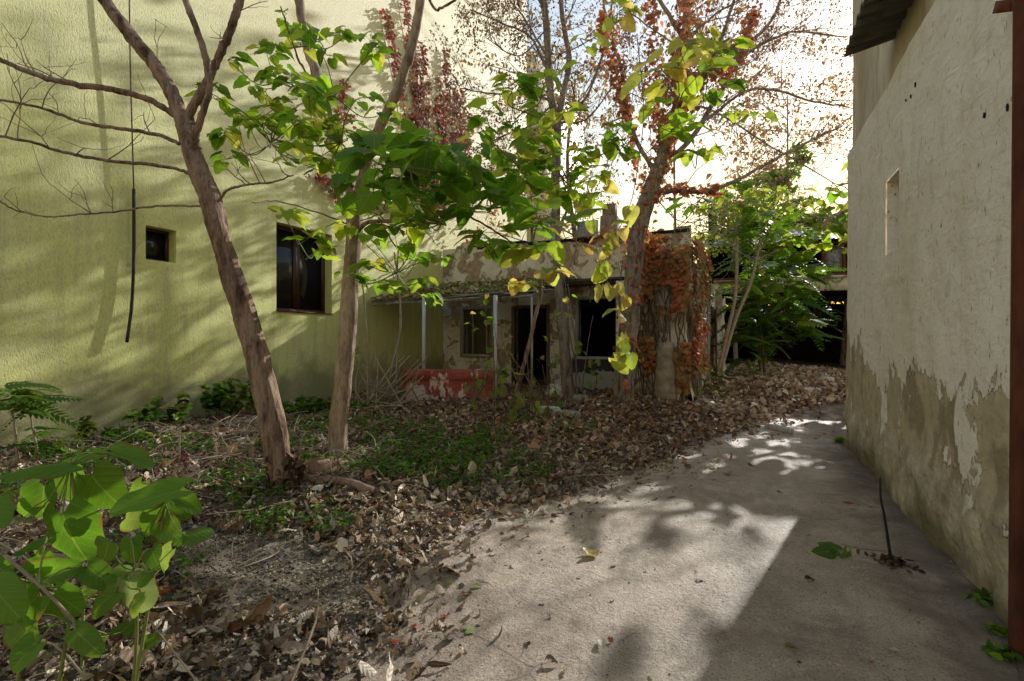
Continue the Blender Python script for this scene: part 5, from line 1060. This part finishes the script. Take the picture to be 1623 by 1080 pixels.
# ------------------------------------------------------------------ foreground plant
DF = 2.35
q = P(110, 1000, 2.3); fp = thing('foreground_plant', 'large round-leaved bright green plant in the lower left corner', 'plant', (q[0], q[1], 0))
LV = [((99, 815), (99, 890), 100, 1.0, 2.3), ((145, 753), (176, 803), 72, .9, 2.5), ((71, 770), (56, 818), 60, .9, 2.55), ((178, 721), (250, 741), 40, .25, 2.55), ((112, 735), (4, 786), 44, .25, 2.4), ((115, 741), (118, 800), 56, .8, 2.6), ((284, 778), (190, 848), 52, .5, 2.3), ((258, 800), (212, 858), 36, .7, 2.3), ((272, 788), (322, 806), 34, .4, 2.4), ((262, 810), (300, 815), 24, .5, 2.4),
      ((258, 830), (286, 860), 40, .8, 2.3), ((208, 855), (200, 900), 34, .9, 2.2), ((53, 914), (110, 896), 44, .7, 2.15), ((139, 899), (178, 932), 40, .6, 2.2), ((205, 922), (214, 968), 64, 1.0, 2.1), ((89, 941), (120, 978), 50, .8, 2.0), ((60, 946), (-6, 990), 62, .7, 1.9), ((75, 851), (5, 872), 28, .4, 2.2), ((-6, 895), (28, 920), 40, .7, 2.1), ((182, 940), (128, 978), 46, .6, 2.1),
      ((240, 870), (255, 905), 34, .6, 2.2), ((30, 990), (70, 1030), 50, .5, 1.9), ((-10, 930), (30, 985), 60, .6, 1.85), ((120, 1000), (160, 1040), 36, .5, 1.9), ((-20, 800), (10, 850), 60, .5, 2.2), ((150, 720), (60, 745), 36, .2, 2.6), ((235, 905), (215, 935), 26, .5, 2.1), ((225, 765), (200, 800), 30, .7, 2.5), ((60, 1020), (10, 1060), 50, .4, 1.85)]
mb = MB(); sm = MB(); nodes = [P(112, 737, 2.45), P(262, 800, 2.3), P(60, 930, 2.05), P(215, 905, 2.15), P(110, 985, 1.95)]
for (bx, by), (tx, ty), wpx, face, d in LV:
    A = P(bx, by, d); B = P(tx, ty, d - .05); tip = B - A; side = RGT; Ls = np.linalg.norm(tip); wm = wpx / FPX * d
    # tilt away so the projected length is right while the leaf keeps a natural outline
    wm *= .88; Lreal = max(Ls * .9, wm * 1.0); extra = math.sqrt(max(Lreal ** 2 - (Ls * .9) ** 2, 0)); tip = tip - FWD * extra * .8
    nr = -FWD * face + UP * (1.15 - face) + rng.normal(0, .12, 3)
    g = pal(1, [(.10, .22, .025), (.15, .30, .035), (.20, .34, .05)] if not (bx, by) == (205, 922) else [(.30, .40, .20)], None, .1)
    w_s = wm; tp = ROUND[rng.integers(0, 4)]; v = tp[0].copy(); v[:, 0] *= 1.0; scatter(mb, [(np.stack([v[:, 0] * (w_s / Lreal), v[:, 1], v[:, 2] * .7], 1), tp[1], tp[2])], [A], [nr], [tip], np.array([Lreal]), g)
    nd = min(nodes, key=lambda w__: np.linalg.norm(w__ - A)); sm.tube(smooth_line([nd, (nd + A) / 2 + UP * .03, A], 5), .004, 5, cap=False)
gnd = [P(130, 1010, 2.3), P(207, 985, 2.1), P(40, 1060, 2.0), P(207, 990, 2.1), P(90, 1060, 1.95)]
for i_ in range(30):
    d_ = rng.uniform(1.95, 2.7); A = P(rng.uniform(-20, 300), rng.uniform(800, 1040), d_)
    if A[2] < .06: A[2] = rng.uniform(.08, .25)
    sz_ = rng.uniform(.05, .12); scatter(mb, ROUND, [A], [UP + rdir(1, .3, .8)[0] - FWD * .5], [rng.normal(0, 1, 3) - UP * .5], np.array([sz_]), pal(1, [(.10, .22, .025), (.15, .30, .035), (.20, .34, .05), (.27, .38, .10)], None, .15))
    nd = min(nodes, key=lambda w__: np.linalg.norm(w__ - A)); sm.tube(smooth_line([nd, (nd + A) / 2 - UP * .04, A], 4), .003, 4, cap=False)
for a_, b_ in zip(nodes, gnd): b_ = np.array([b_[0], b_[1], 0.02]); sm.tube(smooth_line([b_, (a_ + b_) / 2 + rng.normal(0, .03, 3), a_], 6), .007, 6)
mb.build('foliage', M_leaf, fp, True); sm.build('stem', M_stalk, fp)
mb = MB(); mb.tube(smooth_line([P(6, 880, 1.9), P(48, 915, 1.9), P(85, 950, 1.9), P(140, 1010, 1.95)], 5), .0055, 6); tag(mb.build('dry_stick', M_twigp, None, True, P(48, 915, 1.9)), 'pale dry stick crossing the big round leaves at lower left', 'stick')

# ------------------------------------------------------------------ path details
def fallen(px, py, size, col, label, tpl, tipa, cat='leaf', lift=.01, nor=(0, 0, 1), group=None):
    q = G(px, py); q = np.array([q[0], q[1], float(max(hp(q[0], q[1]), hgt(q[0], q[1]))) + lift]); mb = MB(); scatter(mb, [tpl], [q * 0], [nor], [(math.cos(tipa), math.sin(tipa), .05)], np.array([size]), np.array([col]))
    o = mb.build('fallen_leaf', M_dead, None, True); o.location = q; tag(o, label, cat, group)
fallen(937, 880, .12, (.55, .45, .14), 'large crumpled yellow leaf in the middle of the path', leaf_tpl(9, (-1, -.66, -.33, 0, .33, .66, 1), .5, .2, .3, .05, 5, .05), .4, lift=.004, nor=(0, 0, 1))
fallen(740, 1000, .075, (.30, .38, .14), 'pale green leaf lying on the lower left of the path', BROAD[1], .9)
fallen(955, 1026, .06, (.62, .56, .48), 'pale whitish curled leaf at the bottom of the path', DEADL[2], 2.2, lift=.02)
fallen(622, 1022, .06, (.40, .07, .03), 'rusty red leaf at the left foot of the path', DEADL[3], 1.2, lift=.02)
fallen(657, 993, .05, (.50, .10, .07), 'small pinkish red leaf left of the pale green leaf', DEADL[1], .3)
fallen(733, 941, .035, (.50, .09, .06), 'tiny red leaf above the pale green leaf', DEADL[4], 2.0)
fallen(750, 928, .06, (.26, .33, .08), 'slim yellow-green leaf near the path left margin', SIMPLE[0], .1)
fallen(880, 817, .075, (.22, .03, .03), 'dark crimson leaf near the top of the sunlit patch', DEADL[5], .5)
fallen(862, 822, .06, (.60, .55, .48), 'pale buff leaf left of the dark crimson leaf', SIMPLE[1], 2.5)
fallen(1342, 796, .09, (.50, .10, .03), 'orange red leaf on the shaded path near the right wall', STAR[0], 1.0)
fallen(1245, 1027, .06, (.22, .15, .05), 'olive brown leaf on the shaded lower path', SIMPLE[2], .2, lift=.015)
fallen(1424, 1038, .045, (.55, .47, .38), 'pale leaf on the lower right of the path', SIMPLE[0], 2.6, lift=.015)
fallen(1379, 1050, .022, (.50, .04, .04), 'tiny bright red leaf on the lower right of the path', STAR[1], 1)
fallen(1147, 999, .03, (.55, .30, .28), 'tiny pink leaf at the shadow edge', STAR[2], 1)
fallen(865, 1050, .06, (.20, .12, .09), 'brown curled leaf at the bottom edge of the path', DEADL[6], .1, lift=.02)
fallen(1037, 792, .06, (.16, .34, .07), 'small fresh green leaf near the top of the sunlit patch', SIMPLE[1], 1.2, lift=.02)
fallen(1108, 919, .055, (.10, .07, .05), 'dark brown leaf on the sunlit patch', DEADL[7], 2)
fallen(1277, 918, .05, (.05, .035, .025), 'dark scrap of leaf on the shaded path', DEADL[8], .1)
fallen(1232, 780, .05, (.30, .22, .15), 'buff leaf on the upper shaded path', SIMPLE[2], .5)
fallen(868, 768, .08, (.5, .06, .05), 'bright red leaf at the litter edge', STAR[0], .5, lift=.03)
fallen(950, 707, .16, (.40, .17, .07), 'orange-brown curled leaf on the litter bank', DEADL[9], .5, lift=.08)
# old branch sticking up by right wall with leaf
q = G(1412, 893); t = thing('dead_seedling', 'thin dark upright dead stick growing from a clump near the right wall', 'stick', (q[0], q[1], 0)); mb = MB(); d = 1280 / (893 - 535)
mb.tube(smooth_line([P(1413, 893, d), P(1408, 860, d), P(1401, 815, d), P(1396, 790, d), P(1395, 757, d)], 5), np.linspace(.011, .006, 21), 6); mb.build('stem', M_cable, t, True)
mb = MB(); m = 60; scatter(mb, DEADS, q + rng.normal(0, .05, (m, 3)) * np.array([1.2, 1, .25]) + np.array([0, 0, .012]), rdir(m, 1), rng.normal(0, 1, (m, 3)), rng.uniform(.03, .07, m), pal(m, [(.06, .04, .03), (.16, .10, .06), (.3, .15, .06), (.03, .02, .015)])); mb.build('debris', M_deads, t)
q = G(1335, 882); t = thing('green_sprig', 'fresh dark green leafy sprig lying on the path beside the dead stick', 'leaf', (q[0], q[1], 0)); mb = MB(); d = 1280 / (882 - 535)
tt = np.array([P(1315, 878, d), P(1328, 872, d + .03), P(1342, 880, d)]); tt[:, 2] = .035
scatter(mb, BROAD, tt, [(0, -.5, 1), (.3, -.7, 1), (1, -.4, .4)], [(-1, -.2, .05), (-.8, .3, .1), (.3, -.8, -.2)], np.array([.13, .12, .10]), pal(3, DK)); mb.build('foliage', M_leaf, t, True)
mb = MB(); a_ = P(1335, 870, d + .1); a_[2] = .05; mb.tube(smooth_line([a_, P(1360, 872, d) * (1, 1, 0) + (0, 0, .06), P(1405, 876, d) * (1, 1, 0) + (0, 0, .03)], 4), .003, 4); mb.tube(smooth_line([P(1322, 882, d), P(1345, 866, d), P(1350, 890, d)], 4), .003, 4); mb.build('stem', M_stalk, t)
# grass tufts at the foot of right wall
for (px, py, cnt, lab) in ((1560, 950, 26, 'small green tuft at the foot of the right wall'), (1590, 1005, 30, 'green tuft beside the foot of the rusty post'), (1585, 1040, 34, 'grassy green tuft in front of the rusty post'), (1337, 702, 20, 'green tuft at the far end of the right wall')):
    q = G(px, py); q[0] = min(q[0], RX - .05); t = None; mb = MB(); aa = rng.uniform(0, 6.28, cnt); sz = .05 if py > 800 else .10; tip = np.stack([np.cos(aa), np.sin(aa), rng.uniform(0, 1.2, cnt)], 1)
    scatter(mb, SIMPLE, q + rng.normal(0, .03, (cnt, 3)) * (1, 1, .1) + (0, 0, .01), rdir(cnt, 1, .6), tip, rng.uniform(.6, 1.4, cnt) * sz, pal(cnt, DK + GREENS[1:3])); tag(mb.build('grass_tuft', M_small, None, False, (q[0], q[1], 0)), lab, 'grass tuft')

# rubble blocks
def rock(px, py, sx, sy, sz, label, mat=M_stone, rz=0, tilt=(0, 0), d=None):
    q = G(px, py, .08) if d is None else P(px, py, d); mb = MB(); k = 7
    U = np.linspace(-1, 1, k); vs = []; idx = {}; fs = []
    for ax in range(3):
        for sg in (-1, 1):
            base = len(vs)
            for i in range(k):
                for j in range(k):
                    p = [0, 0, 0]; p[ax] = sg; p[(ax + 1) % 3] = U[i]; p[(ax + 2) % 3] = U[j]; p = np.array(p, float); l = (np.abs(p) ** 6).sum() ** (1 / 6); p = p / l
                    p = p * (1 + .16 * (fbm(p[0] * 2 + px, p[1] * 2 + p[2] * 3 + py, 3, 5) - .5) * 2); vs.append(p)
            for i in range(k - 1):
                for j in range(k - 1):
                    a = base + i * k + j; f = (a, a + k, a + k + 1, a + 1); fs.append(f if sg > 0 else f[::-1])
    v = np.array(vs) * np.array([sx, sy, sz]) / 2 @ euler(tilt[0], tilt[1], rz).T
    z0 = float(hgt(q[0], q[1])); c = np.array([q[0], q[1], z0 + sz * .3]); mb.add(v + c, fs); return tag(mb.build('rubble_block', mat, None, False, c), label, 'rubble')
rock(865, 665, .55, .3, .22, 'flat pale slab of rubble, leftmost before the doorway', M_conc, .3)
rock(900, 668, .42, .26, .2, 'long rounded stone lying right of the flat slab', M_stone, -.3)
rock(920, 650, .34, .3, .24, 'round mossy stone behind the long stone', M_stone, .3)
rock(880, 635, .4, .4, .4, 'upright broken block behind the flat slab', M_ruin, .7, (.3, .2))
rock(935, 794, .09, .07, .05, 'lone fist-sized stone on the path by the litter edge', M_stone, .4)
rock(1283, 640, .35, .3, .2, 'grey stone half buried in the leaf bank before the shed', M_conc, .3)
rock(1310, 634, .3, .25, .25, 'grey stone closest to the right wall on the leaf bank', M_conc, .9)
rock(1075, 695, .12, .1, .07, 'small whitish stone chip left of the path', M_conc, .9)
q = G(1235, 685, .03); mb = MB(); mb.box((-.22, -.04, .02), (.22, .05, .10), tilt=(.2, .08, -.5)); o = mb.build('wood_block', M_pwood, None); o.location = (q[0], q[1], float(hp(q[0], q[1])) + .02); tag(o, 'short pale timber offcut lying at the far end of the path', 'timber')
# sawn stump beside tree 1
q = P(505, 775, 5.3); q[2] = float(hgt(q[0], q[1])); mb = MB(); mb.tube(np.array([(0, 0, -.1), (0, 0, .08), (.01, 0, .18)]) + q, [.14, .13, .11], 14); tag(mb.build('tree_stump', M_bark1, None, False, q), 'low broken stump between the two near trunks', 'stump')
mb = MB(); L = smooth_line([P(470, 800, 5.0), P(520, 792, 4.9), P(590, 800, 4.8)], 6); L[:, 2] = [float(hgt(a_[0], a_[1])) + .06 for a_ in L]; mb.tube(L, .045, 9); tag(mb.build('fallen_log', M_bark1, None, True, L[0]), 'short dark log lying at the feet of the two near trunks', 'log')
print('polys', sum(len(o.data.polygons) for o in bpy.data.objects if o.type == 'MESH'))
GROUPS = {'fallen_leaf': 'single leaves fallen on the path', 'rubble_block': 'loose stones and rubble blocks', 'thin_sapling': 'thin saplings before the ruined house', 'bare_sapling': 'bare saplings left of the red wall',
          'young_tree': 'compound-leaved young trees', 'weed': 'weeds along the foot of the green wall', 'background_tree': 'trees beyond the ruined house and shed', 'grass_tuft': 'green tufts along the right wall'}
for o in bpy.data.objects:
    k = o.name.split('.')[0]
    if o.parent is None and 'category' in o and k in GROUPS: o['group'] = GROUPS[k]
